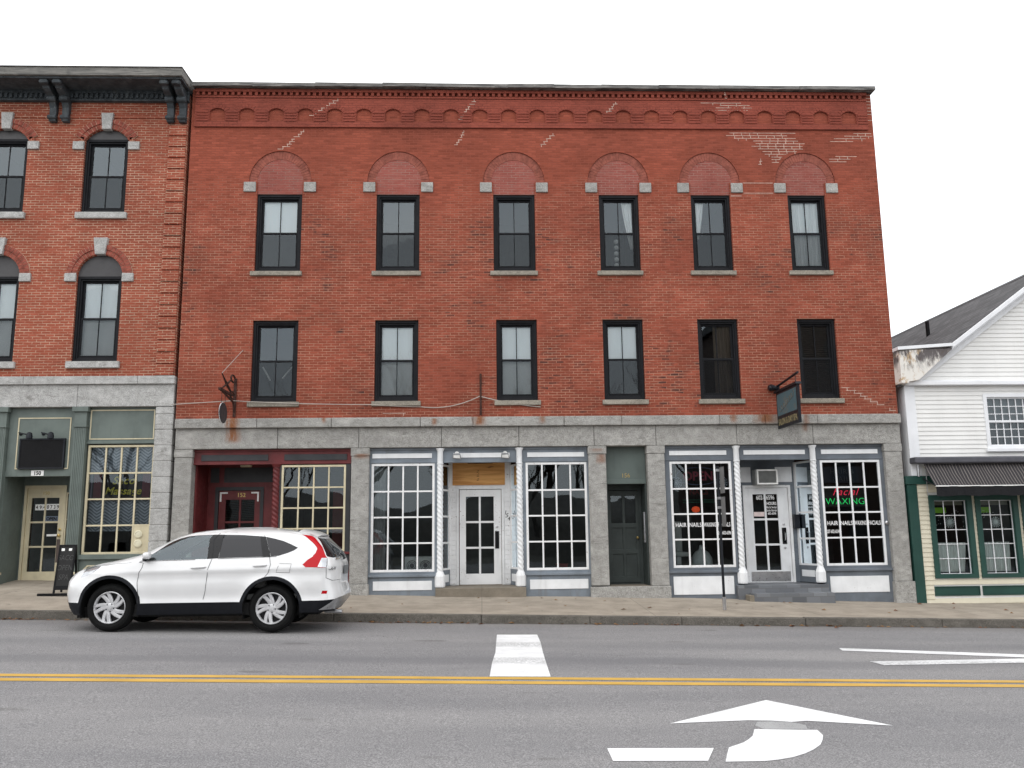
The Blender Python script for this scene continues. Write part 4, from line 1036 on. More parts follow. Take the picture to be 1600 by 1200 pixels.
kb = MB().lathe([(.02, 0), (.03, -.02), (.0, -.03)], (-9.215, yr, 1.73), 'y', 14).lathe([(.015, 0), (.015, -.03), (.035, -.04), (.035, -.06), (.0, -.07)], (-9.215, yr, 1.60), 'y', 14)
kb.build("door_knob", M['brass'], d, smooth=True)
MB().box(-9.265, -9.19, yr - .006, yr + .001, 1.02, 1.52).build("push_plate", plain("push_plate", (.10, .075, .065), .5), d)
MB().box(-10.1, -8.6, F - .02, yr + .1, .2, .515).build("door_step", M['step'], LB, bevel=.01)
np_ = MB().box(-9.52, -9.26, Y - .012, Y - .0005, 2.85, 2.965).build("number_plate", M['white_sign'], LB)
put_text(MB(), "150", -9.39, 2.868, Y - .013, .115, sx=.9, bold=.004).build("number", M['black'], np_)

s = thing("signboard", (-9.31, F, 3.0), "blank black signboard above the sage green shop entrance", "sign")
MB().box(-9.78, -8.85, Y - .055, Y - .001, 3.0, 3.63).build("board", M['black'], s, bevel=.004)
MB().ring(-9.79, -8.84, 2.99, 3.64, .03, Y - .065, Y - .0005).build("frame", M['blackmetal'], s, bevel=.003)
def gooseneck(px, dx, label):
    s = thing("sign_lamp", (px, F, 3.7), label, "lamp", "gooseneck lamps over the black signboard")
    MB().tube([(px, Y - .001, 3.74), (px, Y - .08, 3.76), (px + dx * .5, Y - .28, 3.72), (px + dx, Y - .36, 3.68)], .016, 8).build("arm", M['blackmetal'], s, smooth=True)
    MB().lathe([(.035, 0), (.035, -.012), (.015, -.02)], (px, Y, 3.74), 'y', 14).build("wall_plate", M['blackmetal'], s, smooth=True)
    MB().lathe([(.02, .09), (.05, .07), (.065, 0), (.062, -.05), (.03, -.06)], (px + dx, Y - .36, 3.65), 'z', 18).build("lamp_shade", M['blackmetal'], s, smooth=True)
gooseneck(-9.80, .36, "black gooseneck lamp reaching over the left end of the black signboard")
gooseneck(-9.33, .33, "black gooseneck lamp reaching over the right end of the black signboard")
s = thing("hanging_sign", (-7.66, F, 2.4), "dark framed sign with slanted yellow lettering hanging inside the sage shop's window", "sign")
MB().box(-8.27, -7.03, Y + .085, Y + .105, 2.36, 2.90).build("board", plain("saco_board", (.018, .012, .016), .5), s)
mb = MB().ring(-8.30, -7.0, 2.33, 2.93, .03, Y + .08, Y + .11); mb.build("frame", plain("saco_frame", (.13, .11, .16), .5), s)
sbm = plain("saco_band", (.13, .02, .035), .5)
for a in (-8.24, -7.22): MB().box(a, a + .16, Y + .08, Y + .084, 2.38, 2.88).build("side_band", sbm, s)
mb = MB(); put_text(mb, "Saco", -7.62, 2.665, Y + .08, .23, shear=.3, bold=.004, spacing=1.1); put_text(mb, "Massage", -7.62, 2.445, Y + .08, .22, shear=.3, bold=.004, spacing=1.05)
mb.build("lettering", plain("saco_yellow", (.62, .53, .08), .6), s)

# ------------------------------------------------------------------ white clapboard house on the right
H = thing("clapboard_house", (13.2, F, -.1), "white clapboard gable house with grey shingle roof, striped awning and cream shopfront", "house")
HX0, HX1 = 9.38, 17.0; AX, AZ_ = 13.2, 7.52
def rakez(x): return AZ_ - .722 * abs(AX - x)
M['siding'] = paint("siding", (.79, .785, .765), .5, .05, 1.5, dirt_amt=.10, dirt=(.45, .43, .38), bump=.05)
M['cream_siding'] = paint("cream_siding", (.66, .615, .485), .55, .06, 2, dirt_amt=.12, dirt=(.30, .27, .2), bump=.05)
M['trim_white'] = paint("trim_white", (.80, .81, .83), .45, .06, 2, dirt_amt=.15, dirt=(.4, .4, .4))
M['dark_green'] = paint("dark_green", (.018, .062, .050), .4, .15, 2, dirt_amt=.1, dirt=(.05, .08, .07))
def clap(z0, z1, step, xf, holes, y):
    mb = MB(); z = z0
    while z < z1 - .01:
        zt = min(z + step, z1)
        segs = [xf(z + step * .5)]
        for a, b, c, d in holes:
            if zt <= c or z >= d: continue
            out = []
            for p, q in segs:
                if b <= p or a >= q: out.append((p, q)); continue
                if a > p: out.append((p, a))
                if b < q: out.append((b, q))
            segs = out
        for p, q in segs:
            if q - p < .02: continue
            mb.add([(p, y - .022, z), (q, y - .022, z), (q, y, z), (p, y, z), (p, y - .004, zt + .01), (q, y - .004, zt + .01), (q, y, zt + .01), (p, y, zt + .01)], [(0, 3, 2, 1), (0, 1, 5, 4), (1, 2, 6, 5), (3, 0, 4, 7), (4, 5, 6, 7)])
        z += step
    return mb
UW = (11.13, 12.33, 3.22, 4.46)
clap(2.66, 4.64, .098, lambda z: (9.60, 16.8), [UW], F).build("siding", M['siding'], H)
clap(4.76, 7.35, .098, lambda z: (AX - (7.30 - z) / .70, AX + (7.30 - z) / .70), [], F).build("gable_siding", M['siding'], H)
G = [(9.69, 10.64), (10.71, 11.66), (11.73, 12.68), (13.9, 14.9)]
clap(-.25, 2.47, .098, lambda z: (9.46, 16.8), [(a, b, .47, 2.24) for a, b in G] + [(9.65, 12.7, .10, .31)], F).build("shop_siding", M['cream_siding'], H)
hb = MB()
uh = [(UW[0], UW[2]), (UW[1], UW[2]), (UW[1], UW[3]), (UW[0], UW[3])]
hb.plate([(HX0 + .02, -.4), (HX1 - .02, -.4), (HX1 - .02, 4.7), (AX, 7.3), (HX0 + .02, 4.7)], [uh] + [[(a + .05, .5), (b - .05, .5), (b - .05, 2.2), (a + .05, 2.2)] for a, b in G], F + .001, F + .12)
hb.box(HX0, HX0 + .15, F + .125, F + 13, -.3, 4.7).box(HX1 - .15, HX1, F + .125, F + 13, -.6, 4.7)
hb.plate([(HX0 + .16, -.4), (HX1 - .16, -.4), (HX1 - .16, 4.6), (AX, 7.2), (HX0 + .16, 4.6)], [], F + 12.8, F + 13)
hb.build("wall", M['siding'], H)
def shingles():
    m = Mat("shingles"); p = m.n('SeparateXYZ'); m.l(m.obj(), p.inputs[0])
    c = m.n('CombineXYZ'); m.l(p.outputs[1], c.inputs[0]); m.l(p.outputs[2], c.inputs[1])
    t = m.n('TexBrick'); t.offset = .5; t.inputs['Scale'].default_value = 1; t.inputs['Brick Width'].default_value = .30; t.inputs['Row Height'].default_value = .085
    t.inputs['Mortar Size'].default_value = .008; t.inputs['Color1'].default_value = (.060, .060, .064, 1); t.inputs['Color2'].default_value = (.115, .115, .12, 1); t.inputs['Mortar'].default_value = (.03, .03, .032, 1)
    m.l(c.outputs[0], t.inputs['Vector'])
    col = m.mix(m.ramp(m.noise(1.2, 5), .3, .7), m.mix(1.0, t.outputs['Color'], (.8, .8, .8), 'MULTIPLY'), m.mix(1.0, t.outputs['Color'], (1.15, 1.15, 1.15), 'MULTIPLY'))
    col = m.mix(m.ramp(m.noise(120, 2, .7), .4, .7, 0, .4), col, (.17, .17, .17))
    m.color(col); m.rough(.95); m.bump(t.outputs['Fac'], .4, .01); return m.m
M['shingles'] = shingles()
rf = MB()
for s in (-1, 1):
    xe = AX + s * 3.97; ze = rakez(xe)
    v = [(AX, F - .098, AZ_ + .04), (xe, F - .098, ze + .04), (xe, F + 13.3, ze + .04), (AX, F + 13.3, AZ_ + .04)]
    rf.add(v + [(a, b, c - .08) for a, b, c in v], [(0, 1, 2, 3), (4, 7, 6, 5), (0, 4, 5, 1), (1, 5, 6, 2), (2, 6, 7, 3)])
roof = rf.build("roof", M['shingles'], H)
MB().add([(AX - .15, F - .09, AZ_ - .055), (AX, F - .09, AZ_ + .055), (AX + .15, F - .09, AZ_ - .055), (AX - .15, F + 13.3, AZ_ - .055), (AX, F + 13.3, AZ_ + .055), (AX + .15, F + 13.3, AZ_ - .055)], [(0, 3, 4, 1), (1, 4, 5, 2), (0, 1, 2)]).build("ridge_cap", M['shingles'], roof)
MB().tube([(11.72, F + 3.1, rakez(11.72)), (11.72, F + 3.1, rakez(11.72) + .42)], .05, 12).build("vent_pipe", M['black'], roof, smooth=True)
rk = MB(); rk2 = MB()
for s in (-1, 1):
    def X(x): return AX + s * (x - AX) if s > 0 else x
    pts = [(9.56, 4.72), (9.72, 4.72), (AX, 7.28), (AX, 7.43), (10.42, 5.42)]
    pts = pts if s < 0 else [(2 * AX - a, b) for a, b in pts]
    rk.plate(pts, [], F - .10, F - .001)
    p2 = [(10.40, 5.44), (AX, 7.46), (AX, 7.575), (10.40, 5.545)]; p2 = p2 if s < 0 else [(2 * AX - a, b) for a, b in p2]
    rk2.plate(p2, [], F - .33, F - .301); rk2.plate([(a, b - .03) for a, b in p2], [], F - .30, F - .101)
rk.build("rake_frieze", M['trim_white'], H, bevel=.006); rk2.build("rake_board", M['trim_white'], H, bevel=.006)
wm = Mat("peeling_board")
pn = wm.noise(3.2, 6, .7, wm.mapped((1.6, 1, .9)), .8); pk = wm.noise(2.2, 5, .7, wm.mapped((2.2, 1, .8)))
wz = wm.n('SeparateXYZ'); wm.l(wm.obj(), wz.inputs[0]); cc = wm.mix(wm.ramp(pn, .50, .60), (.74, .71, .66), (.50, .36, .22)); cc = wm.mix(wm.math('MULTIPLY', wm.ramp(pk, .42, .56, 0, .95), wm.ramp(wm.math('ADD', wz.outputs[2], pn), 5.35, 5.75)), cc, (.085, .072, .075)); wm.color(cc); wm.rough(.85); wm.bump(pn, .3, .01)
M['peeling'] = wm.m
MB().plate([(9.22, 4.68), (9.60, 4.74), (10.42, 5.44), (9.22, 5.40)], [], F - .28, F - .101).build("eave_return", M['peeling'], H)
MB().box(9.20, 9.37, F - .29, F + 1.0, 4.67, 5.395).build("eave_end", M['peeling'], H, bevel=.006)
MB().plate([(9.17, 5.402), (10.46, 5.49), (10.46, 5.56), (9.17, 5.475)], [], F - .32, F - .05).build("eave_cap", M['trim_white'], H, bevel=.006)
MB().box(9.36, 16.9, F - .16, F - .001, 4.645, 4.725).box(9.62, 16.8, F - .05, F - .001, 4.726, 4.77).build("belt_moulding", M['trim_white'], H, bevel=.008)
MB().box(9.37, 9.60, F - .035, F + .3, 2.66, 4.64).build("corner_board", M['trim_white'], H, bevel=.005)
MB().box(9.25, 9.46, F - .035, F + .25, -.25, 2.47).build("shop_corner_board", M['dark_green'], H, bevel=.005)
MB().box(9.22, 16.8, F - .06, F + .1, 2.475, 2.655).build("shop_fascia", M['dark_green'], H, bevel=.005)
o, cx, cz = grid_window(H, UW[0] + .08, UW[1] - .08, UW[2] + .08, UW[3] - .08, F + .01, 6, 6, M['trim_white'], name="window", frame=.03, bar=.016, pane_mat=M['shop_glass'])
MB().ring(UW[0], UW[1], UW[2], UW[3], .08, F - .04, F + .06).box(UW[0] - .05, UW[1] + .05, F - .09, F - .041, UW[2] - .05, UW[2] + .02).box(UW[0] + .08, UW[1] - .08, F - .02, F + .05, 3.815, 3.865).build("window_casing", M['trim_white'], o, bevel=.005)
room(o, UW[0] + .05, UW[1] - .05, F + .13, F + 2, UW[2], UW[3], M['room'])
MB().box(UW[0] + .1, UW[1] - .1, F + .16, F + .17, 3.9, UW[3]).build("shade", plain("grey_shade", (.25, .25, .26), .9), o)
M['cafe'] = cloth('cafe', (.95, .94, .90), 20, .88)
def snow(mb, cx, cz, r, y):
    for k in range(8):
        t = math.pi * k / 8; dx, dz = math.cos(t) * r, math.sin(t) * r
        mb.tube([(cx - dx, y, cz - dz), (cx + dx, y, cz + dz)], .008, 5)
for gi, (a, b) in enumerate(G):
    o, cx, cz = grid_window(H, a + .115, b - .115, .56, 2.12, F + .03, 3, 5, M['trim_white'], name="shop_window", frame=.012, bar=.018, depth=.04)
    MB().ring(a, b, .47, 2.24, .115, F - .05, F + .10, tb=.085, tt=.12).build("window_casing", M['dark_green'], o, bevel=.005)
    room(o, a + .06, b - .06, F + .125, F + 2.6, .5, 2.2, M['room_dark'])
    drape(o, "cafe_curtain", cx[0], cx[-1] - (.08 if gi else .03), .60, 1.22, F + .09, M['cafe'], (cx[0], cx[-1] - .10), 8, .018)
    sn = MB(); snow(sn, (cx[1] + cx[2]) / 2, (cz[3] + cz[4]) / 2, .12, F + .062)
    for _ in range(26): sn.tube([(xq := random.uniform(cx[0], cx[3]), F + .062, zq := random.uniform(cz[3], cz[4] + .1)), (xq + .012, F + .062, zq + .02)], .004, 4)
    sn.build("snowflake_decal", M['white_sign'], o)
    MB().box(cx[0], cx[-1], F + .13, F + .14, 2.02, 2.12).build("shade", plain("shade_tan", (.35, .33, .25), .8), o)
    MB().box(cx[1] - .02, cx[2] + .06, F + .5, F + .52, 1.86, 1.98).build("glow_sign", emit("green_glow", (.18, .40, .02), .18), o)
for a, b in ((9.66, 10.645), (10.705, 11.66), (11.72, 12.68)): MB().ring(a, b, .105, .305, .02, F - .03, F).box(a + .02, b - .02, F - .012, F, .125, .285).build("base_panel", M['dark_green'], H, bevel=.004)
# awning
def awn():
    m = Mat("awning_stripe"); p = m.n('SeparateXYZ'); m.l(m.obj(), p.inputs[0])
    w1 = m.math('ADD', p.outputs[0], m.math('MULTIPLY', m.math('SUBTRACT', m.noise(1.1, 3), .5), .14))
    f1 = m.math('FRACT', m.math('MULTIPLY', w1, 15.0)); f2 = m.math('FRACT', m.math('MULTIPLY', w1, 34.0))
    c = m.mix(m.ramp(f1, .72, .78), (.013, .012, .015), (.17, .15, .14)); c = m.mix(m.ramp(f2, .75, .8, 0, .6), c, (.07, .06, .06))
    m.color(c); m.rough(.85); return m.m
M['awning'] = awn()
aw = MB().sheet(lambda u, v: (9.57 + 7.0 * u, F - .20 - .42 * v, 2.90 - .50 * v - .03 * math.sin(3.1 * v) + .008 * math.sin(u * 40) * v), 80, 6).build("awning", M['awning'], H, smooth=True, norm=False)
MB().box(9.33, 16.8, F - .32, F - .045, 2.91, 3.05).build("awning_case", plain("awning_case", (.10, .10, .115), .5, .3), aw, bevel=.03)
MB().sheet(lambda u, v: (9.57 + 7.0 * u, F - .62 - .005 + .015 * math.sin(u * 90), 2.40 - .20 * v - .01 * math.sin(u * 60) * v), 140, 3).build("valance", plain("valance", (.012, .012, .014), .9), aw, norm=False)
MB().tube([(9.57, F - .622, 2.405), (16.6, F - .622, 2.405)], .012, 8).build("front_bar", M['white_sign'], aw)
MB().tube([(9.60, F - .05, 2.60), (9.60, F - .30, 2.50), (9.60, F - .61, 2.41)], .016).build("awning_arm", M['blackmetal'], aw)
MB().tube([(9.66, F - .10, 2.90), (9.66, F - .08, 2.30)], .010).tube([(9.50, F - .08, 2.93), (9.50, F - .08, 2.64)], .025).build("crank", M['metal'], aw)

# ------------------------------------------------------------------ small things on the fronts
s = thing("air_conditioner", (6.38, F + .6, 2.53), "white boxy air conditioner set in the wall over the salon door", "air conditioner")
MB().box(6.125, 6.635, F + .58, F + 1.2, 2.53, 2.875).build("case", plain("ac_case", (.30, .31, .30), .5), s, bevel=.015)
MB().ring(6.15, 6.62, 2.535, 2.87, .035, F + .545, F + .579).build("front_frame", M['white_sign'], s, bevel=.005)
g = MB().box(6.186, 6.584, F + .565, F + .579, 2.571, 2.834); 
for i in range(18): g.box(6.19, 6.58, F + .555, F + .564, 2.578 + i * .0143, 2.585 + i * .0143)
g.build("grille", plain("ac_grille", (.18, .185, .18), .6), s)
s = thing("letter_box", (7.05, F + .8, 1.6), "black wall letter box beside the white salon door", "letter box")
MB().box(6.99, 7.11, F + .70, F + .83, 1.56, 1.84).build("box", M['blackmetal'], s, bevel=.01)
MB().box(6.985, 7.115, F + .69, F + .829, 1.841, 1.87).build("lid", M['blackmetal'], s, bevel=.008)
def flood(x, a, label):
    s = thing("floodlight", (x, F, 3.15), label, "floodlight", "floodlights over the boarded doorway")
    MB().lathe([(.05, 0), (.05, -.03), (.02, -.05)], (x, F + .12, 3.24), 'y', 16).build("wall_plate", M['white_sign'], s, smooth=True)
    MB().tube([(x, F + .08, 3.24), (x + a * .02, F + .0, 3.22)], .014).build("arm", M['metal'], s)
    h = MB().add([(x - .09 + a * .0, F - .10, 3.12), (x + .09, F - .10, 3.10), (x + .09, F - .02, 3.13), (x - .09, F - .02, 3.15), (x - .085, F - .14, 3.20 + a * .03), (x + .085, F - .14, 3.20 - a * .03), (x + .07, F + .0, 3.24), (x - .07, F + .0, 3.24)], [(0, 3, 2, 1), (4, 5, 6, 7), (0, 1, 5, 4), (1, 2, 6, 5), (2, 3, 7, 6), (3, 0, 4, 7)])
    hd = h.build("head", plain("flood_head", (.30, .31, .32), .4, .5), s, bevel=.008)
    MB().add([(x - .07, F - .125, 3.135), (x + .07, F - .125, 3.12), (x + .068, F - .145, 3.19), (x - .068, F - .145, 3.19)], [(0, 1, 2, 3)]).build("lens", M['white_sign'], hd)
flood(-.52, 0, "small grey floodlight at the left end of the boarded doorway's white band")
flood(.52, 1, "small grey floodlight tilted at the right end of the boarded doorway's white band")

def iron_sign():
    s = thing("hanging_sign", (-5.29, F - .5, 4.2), "rusty scissor shaped iron bracket with a dark oval sign hanging below", "sign")
    X = -5.29
    f = MB().box(X - .03, X + .03, F - .025, F - .001, 4.06, 4.90)
    f.tube([(X, F - .02, 4.16), (X, F - .10, 4.33), (X, F - .16, 4.37), (X, F - 1.08, 4.50)], .022, 6)
    f.box(X - .025, X + .025, F - 1.12, F - .22, 4.475, 4.525)
    f.build("bracket", M['rustiron'], s)
    sc = MB()
    sc.tube([(X, F - 1.0, 4.84), (X, F - .62, 4.66), (X, F - .34, 4.56)], [.012, .03, .022], 6)
    sc.tube([(X, F - .98, 4.53), (X, F - .62, 4.68), (X, F - .36, 4.80)], [.012, .03, .022], 6)
    for zc, yc in ((4.86, F - .20), (4.50, F - .22)):
        sc.tube([(X, yc + .15 * math.cos(t), zc + .075 * math.sin(t)) for t in [i * math.pi / 8 for i in range(17)]], .02, 6)
    sc.build("scissor_ornament", M['rustiron'], s, smooth=True)
    MB().lathe([(.001, -.014), (.2, -.014), (.21, -.008), (.21, .008), (.2, .014), (.001, .014)], (0, 0, 0), 'x', 36).build("oval_board", M['dark_panel'], s)
    ob = bpy.data.objects[[o.name for o in s.children if o.name.startswith('oval_board')][0]]
    for v in ob.data.vertices: v.co = Vector((X + v.co.x, F - .82 + v.co.y * 1.28, 4.04 + v.co.z * 1.02))
    k = MB().tube([(X, F - .82 + .262 * math.cos(t), 4.04 + .212 * math.sin(t)) for t in [i * math.pi / 16 for i in range(33)]], .008, 6); k.build("rim", M['white_worn'], ob, smooth=True)
    for q_ in (.95, .70): MB().tube([(X, F - q_, 4.48), (X, F - q_, 4.23)], .006, 5).build("hanger", M['rustiron'], s)
    MB().tube([(X, F - 1.0, 4.84), (-5.16, F - .01, 5.52)], .009, 5).build("guy_rod", plain("guy_rod", (.35, .27, .24), .7), s)
iron_sign()
def blade():
    s = thing("hanging_sign", (6.49, F - .7, 3.7), "teal projecting sign with gold lettering band hanging from a black arm", "sign")
    X = 6.49; y0, y1 = F - .12, F - 1.38
    MB().box(X - .03, X + .03, y1, y0, 3.69, 4.48).build("board", M['blackmetal'], s, bevel=.006)
    face = MB().add([(X - .032, y0 - .05, 3.965), (X - .032, y1 + .05, 3.965), (X - .032, y1 + .05, 4.43), (X - .032, y0 - .05, 4.43)], [(0, 1, 2, 3)])
    tm = Mat("teal_face"); nn = tm.noise(3.5, 5, .6, tm.mapped((1, 1.0, 1.5), (.6, 0, 0)))
    tm.color(tm.mix(tm.ramp(nn, .52, .68, 0, .5), (.060, .115, .135), (.14, .12, .09))); tm.rough(.6)
    face.build("teal_face", tm.m, s, norm=False)
    vs, fs = text_geo("SALON & DAY SPA", .19, bold=.004)
    w_ = max(v[0] for v in vs) - min(v[0] for v in vs); k = 1.12 / w_
    MB().add([(X - .033 - e, (y0 + y1) / 2 - a * k, 3.76 + b) for a, b, e in vs], fs).build("lettering", plain("old_gold", (.26, .22, .12), .6), s)
    g = MB(); g.tube([(X - .034, y0 - .22 - .85 * i / 60 + .05 * math.sin(i * .75), 4.08 + .25 * i / 60 + .055 * math.cos(i * .75)) for i in range(61)], .007, 5); g.build("script_flourish", plain("faded_gold", (.125, .115, .095), .7), s)
    MB().prism_x([(y1 - .04, 4.482), (y0 + .06, 4.482), (y0 + .04, 4.53), (y1 - .02, 4.53)], X - .06, X + .06).build("sign_cap", M['blackmetal'], s)
    MB().tube([(X, F - .0, 4.62), (X, F - 1.40, 4.72)], .026, 8).build("arm", M['blackmetal'], s, smooth=True)
    for q_, z_ in ((y0 - .16, 4.63), (y1 + .12, 4.71)): MB().tube([(X, q_, z_), (X, q_, 4.52)], .008, 5).build("hanger", M['blackmetal'], s)
    MB().lathe([(.05, 0), (.075, -.02), (.07, -.09), (.04, -.16), (.03, -.2)], (X - .1, F, 4.62), 'y', 14).lathe([(.05, -.1), (.06, 0), (.05, .12)], (X - .08, F - .12, 4.60), 'x', 12).build("wall_mount", M['blackmetal'], s, smooth=True)
blade()
s = thing("cable", (0, F, 4.3), "thin pale cable slung across the brick from a rusty vertical pipe", "cable")
c = MB()
def sag(a, b, d, n=14): return [(a[0] + (b[0] - a[0]) * i / n, a[1] + (b[1] - a[1]) * i / n, a[2] + (b[2] - a[2]) * i / n - d * 4 * (i / n) * (1 - i / n)) for i in range(n + 1)]
c.tube(sag((-.02, F - .06, 4.47), (-1.28, F - .03, 4.25), .10), .010, 5).tube(sag((.02, F - .06, 4.46), (1.30, F - .03, 4.23), .03), .010, 5)
c.tube(sag((-6.62, F - .08, 4.33), (-5.3, F - .10, 4.40), .0), .009, 5).tube(sag((-5.3, F - .10, 4.40), (-2.3, F - .06, 4.30), .02), .009, 5).tube(sag((-2.3, F - .06, 4.30), (-1.28, F - .03, 4.25), .01), .008, 5)
c.build("wire", plain("wire", (.42, .38, .34), .6), s, smooth=True)
MB().tube([(0, F - .03, 4.97), (0, F - .05, 4.5), (0, F - .035, 4.06)], .022, 8).build("pipe", M['rustiron'], s, smooth=True)

s = thing("sign_post", (4.60, 16.72, KT(4.6)), "thin black street sign post seen edge on at the kerb by the salon", "sign post")
z0 = SWZ(4.6, 16.72)
MB().tube([(4.60, 16.72, z0 + .24), (4.60, 16.72, 2.78)], .026, 10).build("pole", M['blackmetal'], s, smooth=True)
MB().tube([(4.60, 16.72, z0), (4.60, 16.72, z0 + .239)], .036, 10).build("sleeve", M['metal'], s, smooth=True)
al = plain("sign_back", (.20, .20, .20), .5, .2)
MB().box(4.630, 4.634, 16.40, 16.70, 2.25, 2.75).build("sign_plate", al, s); MB().box(4.630, 4.634, 16.42, 16.70, 1.62, 2.18).build("sign_plate", al, s)
for z in (2.70, 2.16, 1.98): MB().box(4.565, 4.63, 16.685, 16.755, z - .025, z + .025).build("clamp", M['metal'], s)

# sandwich board
s = thing("sandwich_board", (-8.15, 17.5, .5), "black chalkboard sandwich sign leaning on the pavement by the sage shop door", "sandwich board")
def lean(x, z, y0=17.42): return (x, y0 + (z - .5) * .16, z)
ch = MB()
def slab(mb, x0, x1, z0, z1, dy, th):
    a = [lean(x0, z0, 17.42 + dy), lean(x1, z0, 17.42 + dy), lean(x1, z1, 17.42 + dy), lean(x0, z1, 17.42 + dy)]
    mb.add(a + [(p[0], p[1] + th, p[2]) for p in a], [(0, 1, 2, 3), (4, 7, 6, 5), (0, 4, 5, 1), (1, 5, 6, 2), (2, 6, 7, 3), (3, 7, 4, 0)])
slab(ch, -8.25, -7.985, .64, 1.38, 0, .012); ch.build("chalk_panel", plain("chalk_panel", (.018, .018, .018), .7), s)
fr = MB(); slab(fr, -8.285, -8.25, .50, 1.42, -.008, .03); slab(fr, -7.985, -7.95, .50, 1.42, -.008, .03); slab(fr, -8.25, -7.985, 1.381, 1.42, -.008, .03); slab(fr, -8.25, -7.985, .56, .639, -.008, .03)
fr.box(-8.55, -7.90, 17.36, 17.42, .455, .50).build("frame", M['black'], s, bevel=.004)
for xx in (-8.28, -8.0): MB().add([(xx, 17.60, 1.38), (xx + .03, 17.60, 1.38), (xx + .03, 17.72, .50), (xx, 17.72, .50), (xx, 17.63, 1.38), (xx + .03, 17.63, 1.38), (xx + .03, 17.75, .50), (xx, 17.75, .50)], [(0, 1, 2, 3), (4, 7, 6, 5), (0, 4, 5, 1), (1, 5, 6, 2), (2, 6, 7, 3), (3, 7, 4, 0)]).build("back_leg", M['black'], s)
tx = MB()
for wd, z in (("SACO", 1.12), ("OPEN", .93), ("SPA", .75)):
    vs, fs = text_geo(wd, .15, shear=.15, bold=-.002); tx.add([(-8.125 + a * .75, lean(0, z + b)[1] - .003 - e, z + b) for a, b, e in vs], fs)
tx.build("chalk_lettering", plain("chalk", (.085, .085, .085), .9), s)
for xx in (-8.2, -8.06):
    vs = [(xx - .03, lean(0, 1.30)[1] - .003, 1.30), (xx + .03, lean(0, 1.30)[1] - .003, 1.30), (xx + .03, lean(0, 1.35)[1] - .003, 1.35), (xx - .03, lean(0, 1.35)[1] - .003, 1.35)]; MB().add(vs, [(0, 1, 2, 3)]).build("paper_tab", M['white_sign'], s, norm=False)

# things behind the shop glass
s = thing("neon_sign", (8.0, F + .2, 2.3), "lit neon sign spelling Facial in red above WAXING in green", "neon sign")
yy = F + .30
put_text(MB(), "Facial", 8.0, 2.27, yy, .23, shear=.45, bold=-.002, spacing=1.1).build("red_lettering", emit("neon_red", (1, .04, .10), .7), s)
put_text(MB(), "WAXING", 8.0, 2.07, yy, .20, sx=1.05, bold=-.004).build("green_lettering", emit("neon_green", (.03, .9, .2), .8), s)
MB().box(7.55, 8.45, yy + .01, yy + .02, 2.02, 2.50).build("backing", M['room_dark'], s)
s = thing("neon_sign", (8.0, F + .2, 2.6), "unlit neon sign reading HAIR & NAILS above the lit one", "neon sign")
t = MB(); put_text(t, "HAIR &", 7.98, 2.74, yy, .15, bold=-.003, spacing=1.2); put_text(t, "NAILS", 7.98, 2.58, yy, .15, bold=-.003, spacing=1.2)
t.build("lettering", plain("dead_neon", (.10, .11, .13), .5), s); MB().box(7.55, 8.42, yy + .01, yy + .02, 2.54, 2.90).build("backing", plain("neon_back", (.02, .025, .04), .5), s)
s = thing("neon_sign", (4.76, F + .2, 2.6), "dim red neon OPEN sign in an oval in the salon's left window", "neon sign")
put_text(MB(), "OPEN", 4.76, 2.63, yy, .27, sx=.95, bold=.008).build("lettering", plain("open_red", (.28, .03, .055), .5), s)
MB().tube([(4.76 + .48 * math.cos(t), yy, 2.72 + .19 * math.sin(t)) for t in [i * math.pi / 20 for i in range(41)]], .010, 6).build("oval_tube", plain("open_blue", (.10, .12, .20), .5), s)
t = MB(); put_text(t, "NAILS", 4.76, 2.32, yy, .16, bold=.002); t.build("small_lettering", plain("open_dim", (.22, .03, .03), .5), s)
t = MB(); t.tube([(4.4, yy, 2.20), (5.12, yy, 2.20)], .010); t.tube([(4.4, yy, 2.15), (5.12, yy, 2.15)], .010); t.build("green_tube", plain("open_green", (.02, .13, .08), .5), s)
s = thing("lantern", (4.74, F + .5, 2.0), "small glowing orange lantern inside the salon's left window", "lantern")
MB().lathe([(.01, -.07), (.07, -.05), (.095, 0), (.07, .05), (.01, .07)], (4.74, F + .55, 2.0), 'z', 18).build("shade", emit("lantern_glow", (.9, .10, .03), .45), s, smooth=True)
MB().tube([(4.74, F + .55, 2.07), (4.74, F + .55, 3.05)], .005, 5).build("cord", M['black'], s)
for i, xx in enumerate((4.27, 5.28)):
    s = thing("snowflake_ornament", (xx, F + .2, 2.6), "lacy pale snowflake hanging at the %s of the dim OPEN sign" % ("left", "right")[i], "ornament", "lace snowflakes in the salon window")
    t = MB(); cz_ = 2.58
    for k in range(6):
        a = math.pi * k / 6; t.tube([(xx - .14 * math.cos(a), yy, cz_ - .13 * math.sin(a)), (xx + .14 * math.cos(a), yy, cz_ + .13 * math.sin(a))], .005, 4)
    for r_ in (.05, .09, .125): t.tube([(xx + r_ * math.cos(a), yy, cz_ + r_ * math.sin(a)) for a in [q * math.pi / 6 for q in range(13)]], .005, 4)
    t.build("lace", plain("lace", (.45, .50, .58), .7), s); MB().tube([(xx, yy, cz_ + .13), (xx, yy, 3.04)], .003, 4).build("thread", M['white_sign'], s)
s = thing("salon_chair", (4.33, F + .8, .7), "pale upright salon chair seen low in the salon's left window", "chair")
g_ = plain("chair_pale", (.55, .56, .55), .6)
MB().box(4.20, 4.50, F + .95, F + 1.02, 1.0, 1.75).build("backrest", g_, s, bevel=.03); MB().box(4.16, 4.54, F + .55, F + .95, .98, 1.08).build("seat", g_, s, bevel=.03); MB().box(4.3, 4.4, F + .7, F + .8, .67, .979).build("pedestal", M['metal'], s)
